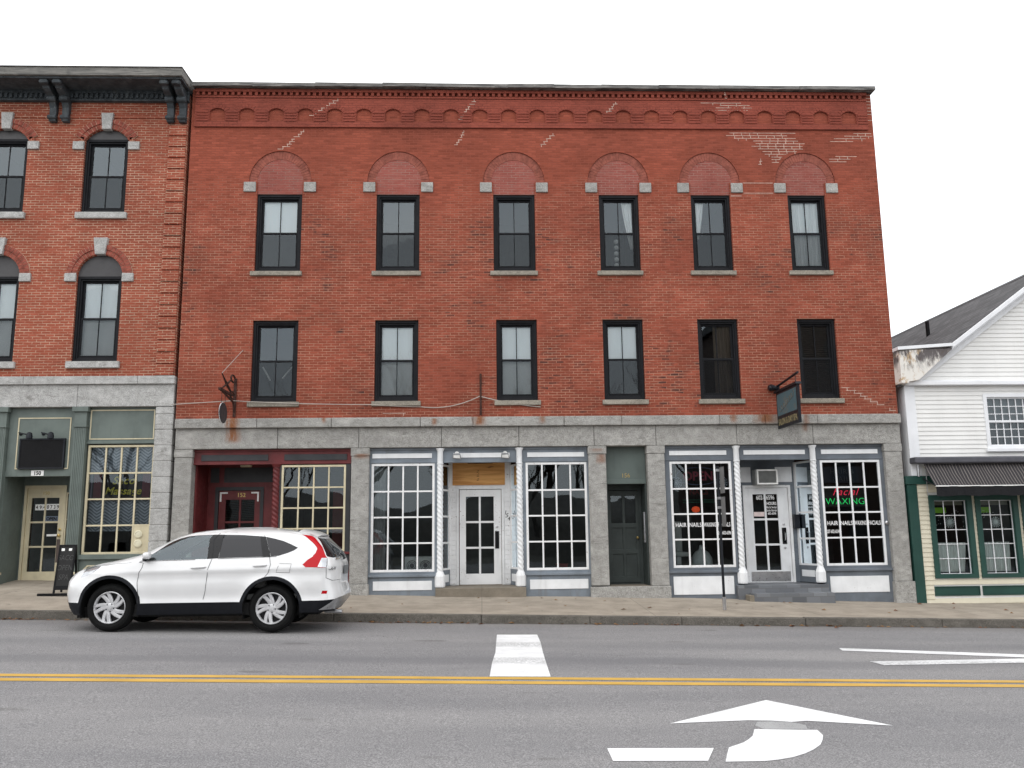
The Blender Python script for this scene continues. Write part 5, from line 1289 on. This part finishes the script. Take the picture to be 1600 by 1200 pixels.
s = thing("bust", (4.82, F + .6, .7), "rounded white display bust standing low in the salon's left window", "display bust")
MB().lathe([(.20, 0), (.235, .12), (.22, .28), (.15, .40), (.06, .46), (.05, .54), (.01, .56)], (4.84, F + .62, .67), 'z', 24).build("torso", plain("bust_white", (.72, .75, .75), .5), s, smooth=True)
s = thing("heater_unit", (-1.45, F + .6, .66), "white twin fan unit standing on the floor in the vacant shop's left window", "fan unit")
MB().box(-1.66, -1.06, F + .45, F + .75, .67, 1.06).build("case", plain("unit_white", (.70, .70, .70), .5), s, bevel=.01)
for xx in (-1.50, -1.21):
    t = MB(); k = MB()
    for r_ in (.12, .09, .06): k.tube([(xx + r_ * math.cos(a), F + .445, .87 + r_ * math.sin(a)) for a in [q * math.pi / 10 for q in range(21)]], .008, 5)
    t.lathe([(.125, 0), (.125, -.003), (.001, -.003)], (xx, F + .449, .87), 'y', 24)
    t.build("fan", M['room'], s); k.build("fan_guard", M['white_sign'], s)
s = thing("cardboard_box", (1.74, F + .5, .7), "small red box on the sill of the vacant shop's right window", "box")
MB().box(1.62, 1.86, F + .42, F + .62, .67, .84).build("carton", plain("red_box", (.22, .03, .03), .6), s, bevel=.006); MB().box(1.61, 1.87, F + .41, F + .63, .841, .87).build("lid", plain("red_lid", (.28, .05, .05), .6), s, bevel=.005)

# leaf litter in the gutter
random.seed(21); lf = MB()
def leaf(x, y, z):
    a = random.uniform(0, 6.28); l = random.uniform(.03, .06); c, s_ = math.cos(a), math.sin(a); h = random.uniform(.005, .03)
    q = [(-l, 0, 0), (0, -l * .5, h), (l, 0, .004), (0, l * .5, h * .5)]
    lf.add([(x + p * c - r * s_, y + p * s_ + r * c, z + .006 + k) for p, r, k in q], [(0, 1, 2), (0, 2, 3)])
for cx_, n, sp in ((-8.2, 30, .5), (-1.3, 26, .5), (-.5, 14, .5), (5.0, 16, 1.2), (8.0, 14, 1.5), (0, 60, 9), (2.3, 16, .5)):
    for _ in range(n):
        x = random.gauss(cx_, sp); y = 15.60 - abs(random.gauss(0, .10)); leaf(x, y, RZ(x))
for _ in range(46):
    x = random.uniform(-9, 11); y = random.uniform(15.9, 18.4); leaf(x, y, SWZ(x, y))
lm = Mat("dead_leaf"); lm.color(lm.mix(lm.ramp(lm.noise(5, 2), .4, .6), (.16, .06, .025), (.24, .13, .05))); lm.rough(.8)
tag(lf.build("leaf_litter", lm.m, norm=False), "brown dead leaves scattered along the kerb and pavement", "leaves", kind="stuff")
def _sm(zs,vs,s=.03):
    g=np.linspace(.1,1.9,721); v=np.interp(g,zs,vs); k=np.exp(-.5*(np.arange(-60,61)*.0025/s)**2);k/=k.sum()
    return g,np.convolve(np.pad(v,60,mode='edge'),k,mode='valid')
_XF=_sm([.30,.5,.7,.9,1.0,1.06,1.14,1.24,1.3,1.4,1.55,1.62,1.66,1.69],[-6.40,-6.52,-6.56,-6.54,-6.46,-6.36,-6.14,-5.58,-5.38,-5.18,-4.88,-4.66,-4.40,-3.9],.018)
_XR=_sm([.3,.4,.55,.62,.8,.95,1.1,1.26,1.43,1.52,1.58,1.63,1.67,1.69],[-2.40,-2.32,-2.20,-2.19,-2.25,-2.25,-2.25,-2.31,-2.47,-2.56,-2.72,-3.0,-3.3,-3.5],.015)
_TW=_sm([.3,.45,.6,.8,1.0,1.1,1.2,1.4,1.52,1.58,1.63,1.66,1.685,1.695],[.90,.965,.985,1.0,.995,.985,.945,.845,.765,.71,.60,.44,.2,.02],.02)
CW,CY=.85,14.6
def _a(z,lo,hi):
    t=min(1,max(0,(z-lo)/(hi-lo))); return t*t*(3-2*t)
CAF=(-5.692,.503,.36); CAR=(-3.237,.455,.36)
def carP(u,z,off=0.0,side=-1):
    xf=np.interp(z,*_XF);xr=np.interp(z,*_XR);w=CW*np.interp(z,*_TW)
    up=_a(z,1.1,1.3)
    rf=.80*(1-up)+.42*up; rr=.36; pf=2.7; pr=3.2
    a=xf+rf;b=xr-rr
    if u<0:
        th=-u*np.pi/2; x=a-rf*np.sin(th)**(2/pf); y=w*max(np.cos(th),0)**(2/pf)
    elif u>1:
        th=(u-1)*np.pi/2; x=b+rr*np.sin(th)**(2/pr); y=w*max(np.cos(th),0)**(2/pr)
    else:
        x=a+(b-a)*u; y=w
    # creases & flares on the flank
    f=0
    if -.6<u<1.5:
        zl=1.035+.02*(x+5)/2
        f+=.012*np.exp(-((z-zl)/.03)**2)-.010*np.exp(-((z-zl+.10)/.06)**2)
        f+=.012*np.exp(-((z-.56)/.035)**2)-.008*np.exp(-((z-.66)/.06)**2)
        for c in (CAF,CAR):
            r=np.hypot(x-c[0],z-c[1]); f+=.025*np.exp(-((r-.44)/.09)**2)
        f*=min(1,y/.6)
    y=y+f+off
    return np.array([x,CY+side*y,z])
# ------------------------------------------------------------------ the white car
def build_car():
    car = thing("parked_car", (-4.4, 14.6, .13), "white compact suv with black wheel arch trim parked at the kerb", "car")
    PT = {}
    white = Mat("pearl_paint"); white.color(white.mix(white.ramp(white.noise(2, 3), .3, .7), (.69, .69, .69), (.73, .73, .73)))
    white.rough(.28); white.b.inputs['Coat Weight'].default_value = .9; white.b.inputs['Coat Roughness'].default_value = .03; white.b.inputs['Specular IOR Level'].default_value = .4
    white = white.m
    clad = plain("cladding", (.011, .012, .015), .6, spec=.15)
    gap = plain("panel_gap", (.03, .03, .032), .8)
    tint = Mat("privacy_glass"); tint.color((.012, .012, .015)); tint.rough(.04); tint.b.inputs['Specular IOR Level'].default_value = .42; tint = tint.m
    clear = glass("car_glass", (.74, .88, .85), 1.95, .0001, .92)
    tail = Mat("tail_red"); tail.color((.44, .004, .010)); tail.rough(.22); tail.b.inputs['Specular IOR Level'].default_value = .22; tail.b.inputs['Coat Weight'].default_value = .0; tail = tail.m
    chrome = plain("chrome", (.75, .75, .76), .15, 1.0)
    lamp = plain("lamp_clear", (.50, .51, .53), .12, .6, coat=1)
    silver = plain("silver_trim", (.52, .53, .54), .3, .8)
    def u_of(x, z):
        a, b = -1.0, 2.0
        for _ in range(40):
            m = (a + b) / 2
            if carP(m, z)[0] < x: a = m
            else: b = m
        return (a + b) / 2
    def circ(c, r, a0, a1, n): return [(u_of(c[0] + r * math.cos(R(t)), c[1] + r * math.sin(R(t))), c[1] + r * math.sin(R(t))) for t in [a0 + (a1 - a0) * i / n for i in range(n + 1)]]
    ZB = .385
    def arch(c, r, n=26):
        a = math.degrees(math.asin((c[1] - ZB + .005) / r))
        return circ(c, r, -a, 180 + a, n)
    wf, wr, wq = ([(-.021, 1.198), (-.085, 1.258), (-.185, 1.344), (-.30, 1.432), (-.345, 1.48), (-.32, 1.525), (-.22, 1.560), (-.08, 1.575), (.098, 1.582), (.160, 1.52), (.362, 1.215), (.237, 1.209), (.10, 1.203)],
                  [(.238, 1.580), (.487, 1.571), (.700, 1.546), (.733, 1.237), (.554, 1.229), (.428, 1.222)],
                  [(.722, 1.540), (.80, 1.507), (.864, 1.472), (.915, 1.420), (.951, 1.366), (.912, 1.328), (.866, 1.293), (.799, 1.248), (.748, 1.238)])
    pillar = [(.098, 1.584), (.238, 1.582), (.428, 1.220), (.362, 1.213), (.16, 1.52)]
    pill2 = [(.668, 1.553), (.722, 1.542), (.748, 1.236), (.698, 1.233)]
    doorF = [(.154, .562), (.157, .754), (.148, .88), (.122, 1.019), (.085, 1.095), (.03, 1.165), (-.03, 1.185), (-.10, 1.262), (-.20, 1.348), (-.33, 1.45), (-.385, 1.50), (-.34, 1.555), (-.22, 1.59), (-.05, 1.605), (.137, 1.606), (.215, 1.50), (.292, 1.405), (.392, 1.215), (.452, 1.064), (.478, .739), (.457, .562)]
    doorR = [(.457, .562), (.478, .739), (.452, 1.064), (.392, 1.215), (.292, 1.405), (.215, 1.50), (.137, 1.606), (.40, 1.60), (.723, 1.566), (.737, 1.274), (.768, 1.111), (.776, .993), (.757, .90), (.70, .80), (.664, .67), (.650, .562)]
    wind = [(-1.01, 1.27), (-.80, 1.262), (-.47, 1.262), (-.53, 1.36), (-.62, 1.48), (-.68, 1.60), (-1.01, 1.615)]
    rglass = [(2.01, 1.155), (1.60, 1.20), (1.36, 1.222), (1.33, 1.25), (1.44, 1.367), (1.52, 1.45), (1.56, 1.515), (1.73, 1.505), (2.01, 1.495)]
    headl = [(-0.332, 0.95), (-0.341, 0.975), (-0.355, 1.001), (-0.387, 1.026), (-0.435, 1.049), (-0.511, 1.071), (-0.66, 1.088), (-0.626, 1.101), (-0.556, 1.12), (-0.485, 1.124), (-0.43, 1.128), (-0.384, 1.131), (-0.348, 1.12), (-0.319, 1.109), (-0.293, 1.099), (-0.254, 1.077), (-0.227, 1.056), (-0.209, 1.034), (-0.214, 1.02), (-0.223, 1.005), (-0.236, 0.99), (-0.265, 0.977), (-0.297, 0.963)]
    taill = [(1.281, 1.57), (1.348, 1.563), (1.431, 1.557), (1.50, 1.55), (1.46, 1.517), (1.44, 1.485), (1.432, 1.452), (1.426, 1.424), (1.422, 1.395), (1.415, 1.367), (1.372, 1.325), (1.328, 1.282), (1.309, 1.239), (1.318, 1.229), (1.338, 1.209), (1.297, 1.159), (1.26, 1.109), (1.25, 1.06), (1.08, 1.064), (0.998, 1.068), (0.962, 1.071), (0.955, 1.084), (0.949, 1.097), (0.943, 1.11), (0.975, 1.18), (1.03, 1.255), (1.155, 1.322), (1.188, 1.335), (1.209, 1.348), (1.228, 1.362), (1.233, 1.387), (1.235, 1.413), (1.228, 1.445), (1.205, 1.482), (1.215, 1.526)]
    clearl = [(1.176, 1.207), (1.225, 1.207), (1.279, 1.207), (1.337, 1.207), (1.298, 1.159), (1.262, 1.111), (1.252, 1.063), (1.172, 1.067), (1.103, 1.071), (1.048, 1.075), (1.076, 1.119), (1.122, 1.163)]
    refl = [(1.11, .713), (1.245, .709), (1.19, .663), (1.065, .665)]
    fog = [(-.80, .70), (-.66, .70), (-.60, .60), (-.72, .56), (-.84, .60)]
    diff = [(1.421, .577), (1.60, .60), (2.01, .612), (2.01, .395), (1.454, .417), (1.15, .42)]
    grille = [(-1.01, .76), (-.72, .80), (-.66, .92), (-.70, .97), (-1.01, .965)]
    low = .564
    sill = [(.0, ZB - .01), (.0, low), (.155, .563), (.457, .563), (.648, .563), (.80, low), (.80, ZB - .01)]
    fb = [(-1.01, ZB - .01), (-1.01, .56), (-.60, .575), (-.22, .582), (-.05, .58), (-.05, ZB - .01)]
    rbk = [(.85, ZB - .01), (.85, .562), (.95, .566), (1.421, .577), (1.302, .469), (1.15, .42), (1.454, .417), (2.01, .40), (2.01, ZB - .01)]
    openF, openR = arch(CAF, .435), arch(CAR, .435)
    outF, outR = arch(CAF, .487), arch(CAR, .487)
    regions = [('open', openF), ('open', openR), ('refl', refl), ('wf', wf), ('pillar2', pill2), ('wr', wr), ('wq', wq), ('pillar', pillar), ('windscreen', wind), ('headl', headl), ('clearl', clearl), ('tail', taill), ('rglass', rglass),
               ('diff', diff), ('clad', outF), ('clad', outR), ('clad', sill), ('clad', fb), ('clad', rbk), ('fog', fog), ('grille', grille), ('doorF', doorF), ('doorR', doorR)]
    def dens(lp):
        out = []
        for i in range(len(lp)):
            a, b = lp[i], lp[(i + 1) % len(lp)]; xa, xb = carP(*a)[0], carP(*b)[0]
            n = max(1, int(math.hypot(xb - xa, b[1] - a[1]) / .03))
            for k in range(n):
                q = k / n; z = a[1] + (b[1] - a[1]) * q
                out.append((u_of(xa + (xb - xa) * q, z) if k else a[0], z))
        return out
    doorF0, doorR0 = doorF, doorR
    regions = [(nm, dens(lp) if nm in ('doorF', 'doorR', 'wf', 'wr', 'wq', 'pillar', 'pillar2') else lp) for nm, lp in regions]
    KU = 2.4
    pts = []; edges = []; seen = {}
    def addp(u, z):
        u = min(2.0, max(-1.0, u)); z = min(1.694, max(ZB, z)); k = (round(u, 3), round(z, 3))
        if k not in seen: seen[k] = len(pts); pts.append(Vector((k[0] * KU, k[1])))
        return seen[k]
    for nm, lp in regions:
        ids = []
        for i in range(len(lp)):
            a, b = lp[i], lp[(i + 1) % len(lp)]; n = max(1, int(math.hypot((b[0] - a[0]) * KU, b[1] - a[1]) / .05))
            for k in range(n): ids.append(addp(a[0] + (b[0] - a[0]) * k / n, a[1] + (b[1] - a[1]) * k / n))
        for i in range(len(ids)):
            if ids[i] != ids[(i + 1) % len(ids)]: edges.append((ids[i], ids[(i + 1) % len(ids)]))
    zz = list(np.arange(ZB, 1.0, .05)) + list(np.arange(1.0, 1.60, .03)) + list(np.arange(1.60, 1.6941, .0104))
    for i, z in enumerate(zz):
        for u in list(np.arange(-1, 0, .05)) + list(np.arange(0, 1, .025)) + list(np.arange(1, 2.001, .05)): addp(float(u), float(z))
    for u in np.arange(-1, 2.001, .05): addp(float(u), ZB); addp(float(u), 1.694)
    res = delaunay_2d_cdt(pts, edges, [], 0, 1e-5)
    V2, T = res[0], res[2]
    def inside(p, lp):
        c = False; n = len(lp); x, y = p
        for i in range(n):
            (x1, y1), (x2, y2) = lp[i], lp[(i + 1) % n]
            if (y1 > y) != (y2 > y) and x < (x2 - x1) * (y - y1) / (y2 - y1) + x1: c = not c
        return c
    groups = {}
    for t in T:
        if len(t) != 3: continue
        cu = sum(V2[i].x for i in t) / 3 / KU; cz = sum(V2[i].y for i in t) / 3
        nm = 'body'
        for k, lp in regions:
            if inside((cu, cz), lp): nm = k; break
        groups.setdefault(nm, []).append(t)
    cache = {}
    def mesh(nm, mat, parent, name, sides=(-1, 1), off=0.0, smooth=True):
        mb = MB()
        for s in sides:
            idx = {}; vs = []; fs = []
            for t in groups.get(nm, []):
                f = []
                for i in t:
                    if i not in idx:
                        idx[i] = len(vs); vs.append(carP(V2[i].x / KU, V2[i].y, off, s))
                    f.append(idx[i])
                fs.append(f if s < 0 else f[::-1])
            mb.add(vs, fs)
        me = bpy.data.meshes.new(name); me.from_pydata([tuple(v) for v in mb.v], [], mb.f)
        bm = bmesh.new(); bm.from_mesh(me); bmesh.ops.remove_doubles(bm, verts=bm.verts, dist=.0004); bmesh.ops.dissolve_degenerate(bm, edges=bm.edges, dist=.0003); bm.to_mesh(me); bm.free()
        o = bpy.data.objects.new(name, me); COL.objects.link(o); me.materials.append(mat); attach(o, parent)
        for p in me.polygons: p.use_smooth = smooth
        # outward normals
        if len(me.polygons):
            p = max(me.polygons, key=lambda q: abs(q.center.y - 14.6))
            if p.normal.y * (p.center.y - 14.6) < 0: me.flip_normals()
        return o
    body = mesh('body', white, car, "body")
    mesh('windscreen', clear, car, "windscreen"); mesh('rglass', tint, car, "rear_window")
    mesh('clad', clad, car, "wheel_arch_trim"); pm = plain("pillar_black", (.012, .012, .013), .3, spec=.25)
    for s in (-1, 1): mesh('pillar', pm, car, "pillar_trim", (s,)); mesh('pillar2', pm, car, "pillar_trim", (s,))
    mesh('diff', silver, car, "bumper_trim"); mesh('grille', clad, car, "grille"); mesh('fog', clad, car, "fog_light")
    for s in (-1, 1):
        mesh('headl', lamp, car, "headlight", (s,)); t = mesh('tail', tail, car, "tail_light", (s,), .004); mesh('clearl', lamp, t, "reversing_lens", (s,), .004)
        mesh('refl', tail, car, "reflector", (s,)); mesh('wq', tint, car, "quarter_window", (s,), -.006)
        for nm, wn, gm in (('doorF', 'wf', clear), ('doorR', 'wr', tint)):
            d = mesh(nm, white, car, "door", (s,)); mesh(wn, gm, d, "window", (s,), -.006)
            h0, h1, hz0, hz1 = (.352, .424, 1.085, 1.098) if nm == 'doorF' else (.676, .748, 1.102, 1.113)
            hb = MB().tube([tuple(carP(h0 + (h1 - h0) * k / 8, hz0 + (hz1 - hz0) * k / 8, .010 + .022 * math.sin(math.pi * k / 8), s)) for k in range(9)], [.012, .017, .018, .018, .018, .018, .018, .017, .012], 8)
            hb.build("handle", white, d, smooth=True)
    for s in (-1, 1):
        sm = MB()
        def seam(lp, r=.0042, off=.0012, close=False):
            P = []
            for i in range(len(lp) - (0 if close else 1)):
                a, b = lp[i], lp[(i + 1) % len(lp)]
                xa, xb = carP(*a)[0], carP(*b)[0]
                for k in range(4):
                    z = a[1] + (b[1] - a[1]) * k / 4
                    P.append(tuple(carP(u_of(xa + (xb - xa) * k / 4, z) if max(a[0], b[0]) < 1 and min(a[0], b[0]) > -.5 else a[0] + (b[0] - a[0]) * k / 4, z, off, s)))
            sm.tube(P, r, 4)
        seam(doorF[:7]); seam(doorF[16:]); seam(doorR[8:14]); seam([(.137, 1.606), (.215, 1.50), (.292, 1.405), (.392, 1.215)])
        seam([(.815, 1.131), (.882, 1.125), (.882, .99), (.815, .996)], .0028, .0006, True)
        seam([(1.335, 1.20), (1.25, 1.061), (1.25, .904), (1.45, .86), (1.95, .86)], .004, .001)
        seam([(-.07, 1.175), (-.25, 1.152), (-.45, 1.128)], .003, .0006)
        seam([(-.02, 1.192), (.10, 1.197), (.362, 1.209)], .004, .002); seam([(.428, 1.216), (.56, 1.222), (.738, 1.232), (.80, 1.24)], .004, .002)
        sm.build("panel_gap", gap, body)
    roof_rail = None
    # mirrors, spoiler, wiper, plate, exhaust
    for s in (-1, 1):
        base = carP(-.03, 1.235, 0, s); sx = s
        mbm = MB(); vs = []; fs = []; n, m = 10, 14
        for i in range(n + 1):
            ph = math.pi * i / n
            for j in range(m):
                th = 2 * math.pi * j / m; ex = lambda q: math.copysign(abs(q) ** .7, q)
                vs.append((base[0] + .03 + .055 * ex(math.sin(ph) * math.cos(th)), base[1] + sx * (.12 + .085 * ex(math.cos(ph))), base[2] + .045 + .055 * ex(math.sin(ph) * math.sin(th))))
        for i in range(n):
            for j in range(m): fs.append((i * m + j, i * m + (j + 1) % m, (i + 1) * m + (j + 1) % m, (i + 1) * m + j))
        mi = mbm.add(vs, fs).build("wing_mirror", white, car, smooth=True)
        MB().tube([tuple(carP(-.05, 1.225, -.01, s)), (base[0] + .01, base[1] + sx * .10, base[2] - .01)], [.035, .028], 8).build("mirror_stalk", clad, mi, smooth=True)
    sp = MB()
    for (a, b, c) in [(0, 0, 0)]:
        pr = [(-2.86, 1.655), (-2.66, 1.605), (-2.555, 1.56), (-2.575, 1.545), (-2.68, 1.56), (-2.86, 1.62)]
        hw = [.46, .52, .50, .48, .50, .46]
        vs = []; fs = []; k = len(pr); NN = 12
        for j in range(NN + 1):
            q = -1 + 2 * j / NN
            for (x, z), h in zip(pr, hw): vs.append((x - .05 * q * q, 14.6 + h * q, z - .03 * q ** 4))
        for j in range(NN):
            for i in range(k): fs.append((j * k + i, j * k + (i + 1) % k, (j + 1) * k + (i + 1) % k, (j + 1) * k + i))
        fs += [tuple(range(k)), tuple(range(NN * k, NN * k + k))[::-1]]
        sp.add(vs, fs)
    sp.build("roof_spoiler", white, car, smooth=True)
    MB().box(-2.232, -2.222, 14.42, 14.80, .93, 1.07).build("number_plate", plain("plate", (.16, .17, .18), .5), car)
    MB().tube([tuple(carP(1.62 + .04 * k, 1.19, .02)) for k in range(10)], .022, 8).build("tailgate_garnish", chrome, car, smooth=True)
    MB().tube([tuple(carP(1.66, 1.20, .02)), tuple(carP(1.80, 1.33, .02)), tuple(carP(1.9, 1.36, .02))], .010, 6).build("rear_wiper", clad, car)
    MB().tube([(-2.5, 14.25, .37), (-2.22, 14.22, .36)], .03, 10).build("exhaust", M['metal'], car, smooth=True)
    t = MB(); vs, fs = text_geo("CR-V", .07, bold=.002); cpt = carP(1.30, 1.02, .003); cpt2 = carP(1.42, 1.02, .003)
    dx = (cpt2 - cpt); dx = dx / np.linalg.norm(dx)
    t.add([tuple(cpt + dx * (a + .09) * 1.0 + np.array((0, -.004, b))) for a, b, e in vs], fs); t.build("badge", plain("badge", (.10, .10, .11), .3, .6), car, norm=False)
    # underside, wells, cabin
    MB().box(-6.25, -2.55, 13.98, 15.22, .34, .50).box(-6.05, -5.3, 14.1, 15.1, .50, .95).box(-3.65, -2.5, 14.12, 15.08, .5, 1.0).box(-5.4, -3.4, 13.86, 15.34, .36, .54).build("underbody", plain("underbody", (.012, .012, .012), .9), car)
    wellm = plain("well", (.008, .008, .008), .95)
    for c in (CAF, CAR):
        for s in (-1, 1):
            wl = MB()
            yo, yi = 14.6 + s * .80, 14.6 + s * .45; n = 20
            prof = [(c[0] + .452 * math.cos(R(-20 + 220 * i / n)), c[1] + .452 * math.sin(R(-20 + 220 * i / n))) for i in range(n + 1)]
            vs = [(x, yo, z) for x, z in prof] + [(x, yi, z) for x, z in prof]; k = n + 1
            wl.add(vs, [(i, i + 1, i + 1 + k, i + k) for i in range(n)] + [tuple(range(k, 2 * k))])
            wl.build("wheel_well", wellm, car)
    seatm = plain("seat_grey", (.20, .205, .20), .85)
    cab = MB().box(-5.1, -2.9, 13.98, 15.22, .58, .66)
    cab.build("cabin_floor", seatm, car)
    for xx, ys in ((-4.35, (14.22, 14.98)), (-3.45, (14.22, 14.98))):
        for yy in ys:
            st = MB().add([(xx - .45, yy - .22, .78), (xx + .08, yy - .22, .74), (xx + .08, yy + .22, .74), (xx - .45, yy + .22, .78), (xx - .45, yy - .22, .94), (xx + .05, yy - .22, .90), (xx + .05, yy + .22, .90), (xx - .45, yy + .22, .94)], [(0, 3, 2, 1), (4, 5, 6, 7), (0, 1, 5, 4), (1, 2, 6, 5), (2, 3, 7, 6), (3, 0, 4, 7)])
            st.add([(xx, yy - .22, .86), (xx + .16, yy - .22, .86), (xx + .16, yy + .22, .86), (xx, yy + .22, .86), (xx + .17, yy - .20, 1.34), (xx + .27, yy - .20, 1.34), (xx + .27, yy + .20, 1.34), (xx + .17, yy + .20, 1.34)], [(0, 3, 2, 1), (4, 5, 6, 7), (0, 1, 5, 4), (1, 2, 6, 5), (2, 3, 7, 6), (3, 0, 4, 7)])
            st.box(xx + .20, xx + .29, yy - .11, yy + .11, 1.37, 1.52)
            st.build("car_seat", seatm, car, bevel=.04)
    MB().box(-5.30, -4.95, 13.98, 15.22, .70, 1.16).build("dashboard", plain("dash", (.05, .05, .052), .7), car, bevel=.06)
    MB().tube([(-4.84 + .05 * math.sin(t), 14.22 + .17 * math.cos(t), 1.15 + .16 * math.sin(t)) for t in [i * math.pi / 12 for i in range(25)]], .016, 6).build("steering_wheel", clad, car, smooth=True)
    # wheels
    rub = plain("tyre_rubber", (.010, .010, .010), .85, spec=.12); alloy = plain("alloy", (.62, .62, .63), .32, .45)
    for c in (CAF, CAR):
        for s in (-1, 1):
            yc = 14.6 + s * .80; RR = c[2]
            o = -s   # towards the inside
            prof = [(.235, .015), (.25, .0), (.29, -.012), (.325, .0), (.343, .03), (RR, .055), (RR, .175), (.343, .20), (.30, .225), (.24, .215)]
            ty = MB().lathe([(r, o * h) for r, h in prof], (c[0], yc, c[1]), 'y', 56, cap=False).build("wheel", rub, car, smooth=True)
            MB().lathe([(.215, o * .21), (.225, o * .05), (.238, o * .012), (.240, o * .0), (.232, -o * .006), (.222, o * .006), (.212, o * .04)], (c[0], yc, c[1]), 'y', 56, cap=False).build("rim", alloy, ty, smooth=True)
            MB().lathe([(.218, o * .075), (.001, o * .075)], (c[0], yc, c[1]), 'y', 32, cap=False).build("brake_disc", plain("brake_dark", (.02, .02, .022), .6, .4), ty)
            spk = MB()
            for k in range(5):
                for da in (-.20, .20):
                    a0 = 2 * math.pi * k / 5 + .45; tw = .42 * (-s)
                    row = []
                    for i in range(6):
                        q = i / 5; r = .05 + (.225 - .05) * q; ang = a0 + da * (1.25 - .25 * q) + tw * (q - .2) * .9; wd = .031 - .004 * q
                        dep = .010 + .018 * (1 - q) * .6
                        cs, sn = math.cos(ang), math.sin(ang)
                        for e, h in ((-wd, .012), (-wd * .6, 0), (wd * .6, 0), (wd, .012), (wd, .045), (-wd, .045)):
                            row.append((c[0] + r * cs - e * sn, yc + o * (dep + h), c[1] + r * sn + e * cs))
                    fs = []
                    for i in range(5):
                        for j in range(6): fs.append((i * 6 + j, i * 6 + (j + 1) % 6, (i + 1) * 6 + (j + 1) % 6, (i + 1) * 6 + j))
                    spk.add(row, fs)
            spk.build("spoke", alloy, ty)
            hub = MB().lathe([(.075, o * .05), (.072, o * .022), (.05, o * .014), (.034, o * .014), (.030, o * .006), (.001, o * .004)], (c[0], yc, c[1]), 'y', 28).build("hub_cap", alloy, ty, smooth=True)
            nt_ = MB()
            for k in range(5):
                a = 2 * math.pi * k / 5 + .45 + math.pi / 5; nt_.lathe([(.010, o * .03), (.010, o * .010), (.001, o * .008)], (c[0] + .058 * math.cos(a), yc, c[1] + .058 * math.sin(a)), 'y', 8)
            nt_.build("wheel_nut", M['blackmetal'], ty)
build_car()

# ------------------------------------------------------------------ across the street, behind the camera: what the glass mirrors
hl = Mat("added_hillside"); hl.color(hl.mix(hl.ramp(hl.noise(.3, 6, .7), .35, .65), (.035, .033, .028), (.075, .068, .058))); hl.rough(.95)
def added_hill_fn(u, v):
    x = -110 + 220 * u; y = -14 - 60 * v
    h = (1.5 + 3.4 * min(1, v * 1.6) ** .9) * (1 + .12 * math.sin(x * .13) + .10 * math.sin(x * .31 + 1) + .06 * math.sin(x * .77))
    return (x, y, RZ(x) + (h if v > 0 else -.2))
struct(MB().sheet(added_hill_fn, 150, 14).build("added_hill", hl.m, smooth=True))  # unseen bank added to keep white sky out of the shop-glass reflections
OB = thing("brick_building", (19.5, -12, -.5), "dark brick block across the street seen only as a reflection in upper windows", "building")
obm = paint("far_brick", (.060, .035, .028), .9, .3, 2); obw = plain("far_glass", (.02, .02, .022), .2)
MB().box(14.2, 27, -24, -11, -1, 13.4).build("wall", obm, OB)
MB().box(14.0, 27.2, -24.2, -10.8, 13.41, 13.9).build("cornice", M['black'], OB)
for i in range(5):
    for j in range(4): MB().ring(15.2 + 2.4 * i, 16.3 + 2.4 * i, 1.0 + 3.1 * j, 2.9 + 3.1 * j, .08, -10.999, -10.92).box(15.28 + 2.4 * i, 16.22 + 2.4 * i, -10.99, -10.96, 1.08 + 3.1 * j, 2.82 + 3.1 * j).build("window", obw, OB)
def bare_tree_mesh(seed, h=11):
    rnd = random.Random(seed); tr = MB(); tw = MB()
    def grow(mb, p, d, ln, r, lev):
        pts = [p]; q = p; dd = d; n = 4
        for i in range(n):
            dd = (dd + Vector((rnd.uniform(-.18, .18), rnd.uniform(-.18, .18), rnd.uniform(-.05, .14)))).normalized(); q = q + dd * ln / n; pts.append(q)
        mb.tube(pts, [r * (1 - .42 * i / n) for i in range(n + 1)], 6 if lev < 2 else 4, cap=False)
        if lev >= 6: return
        for k in range(3 if lev < 3 else 2):
            t = rnd.uniform(.45, 1.0) if k else 1.0
            b = pts[min(n, max(1, round(t * n)))]
            nd = (dd + Vector((rnd.uniform(-.85, .85), rnd.uniform(-.85, .85), rnd.uniform(-.1, .5)))).normalized()
            grow(tw, b, nd, ln * rnd.uniform(.60, .80), r * .56, lev + 1)
    grow(tr, Vector((0, 0, -.3)), Vector((0, 0, 1)), h * .26, .17, 0)
    return tr, tw
bark = plain("bark", (.050, .042, .036), .95)
protos = []
for i, (x, y) in enumerate(((-19, -11), (-12, -13), (-6.5, -10.5), (1, -13), (7, -11.5), (12, -10), (-15.5, -16), (-26, -13), (4, -17), (-3, -16))):
    k = i % 3
    if k >= len(protos):
        tr, tw = bare_tree_mesh(40 + k, 11 + k); root = thing("bare_tree", (0, 0, 0), "bare leafless street tree mirrored in the shop glass", "tree", "bare trees mirrored in the glass")
        tr.build("trunk", bark, root, norm=False); tw.build("crown", bark, root, norm=False); protos.append(root); o = root
    else:
        src = protos[k]; o = src.copy(); COL.objects.link(o)
        for ch in src.children:
            c2 = ch.copy(); COL.objects.link(c2); c2.parent = o
    if x < -5: o.scale = (1.3, 1.3, 1.3)
    o.location = (x, y, RZ(x) - .1); o.rotation_euler = (0, 0, i * 1.3)
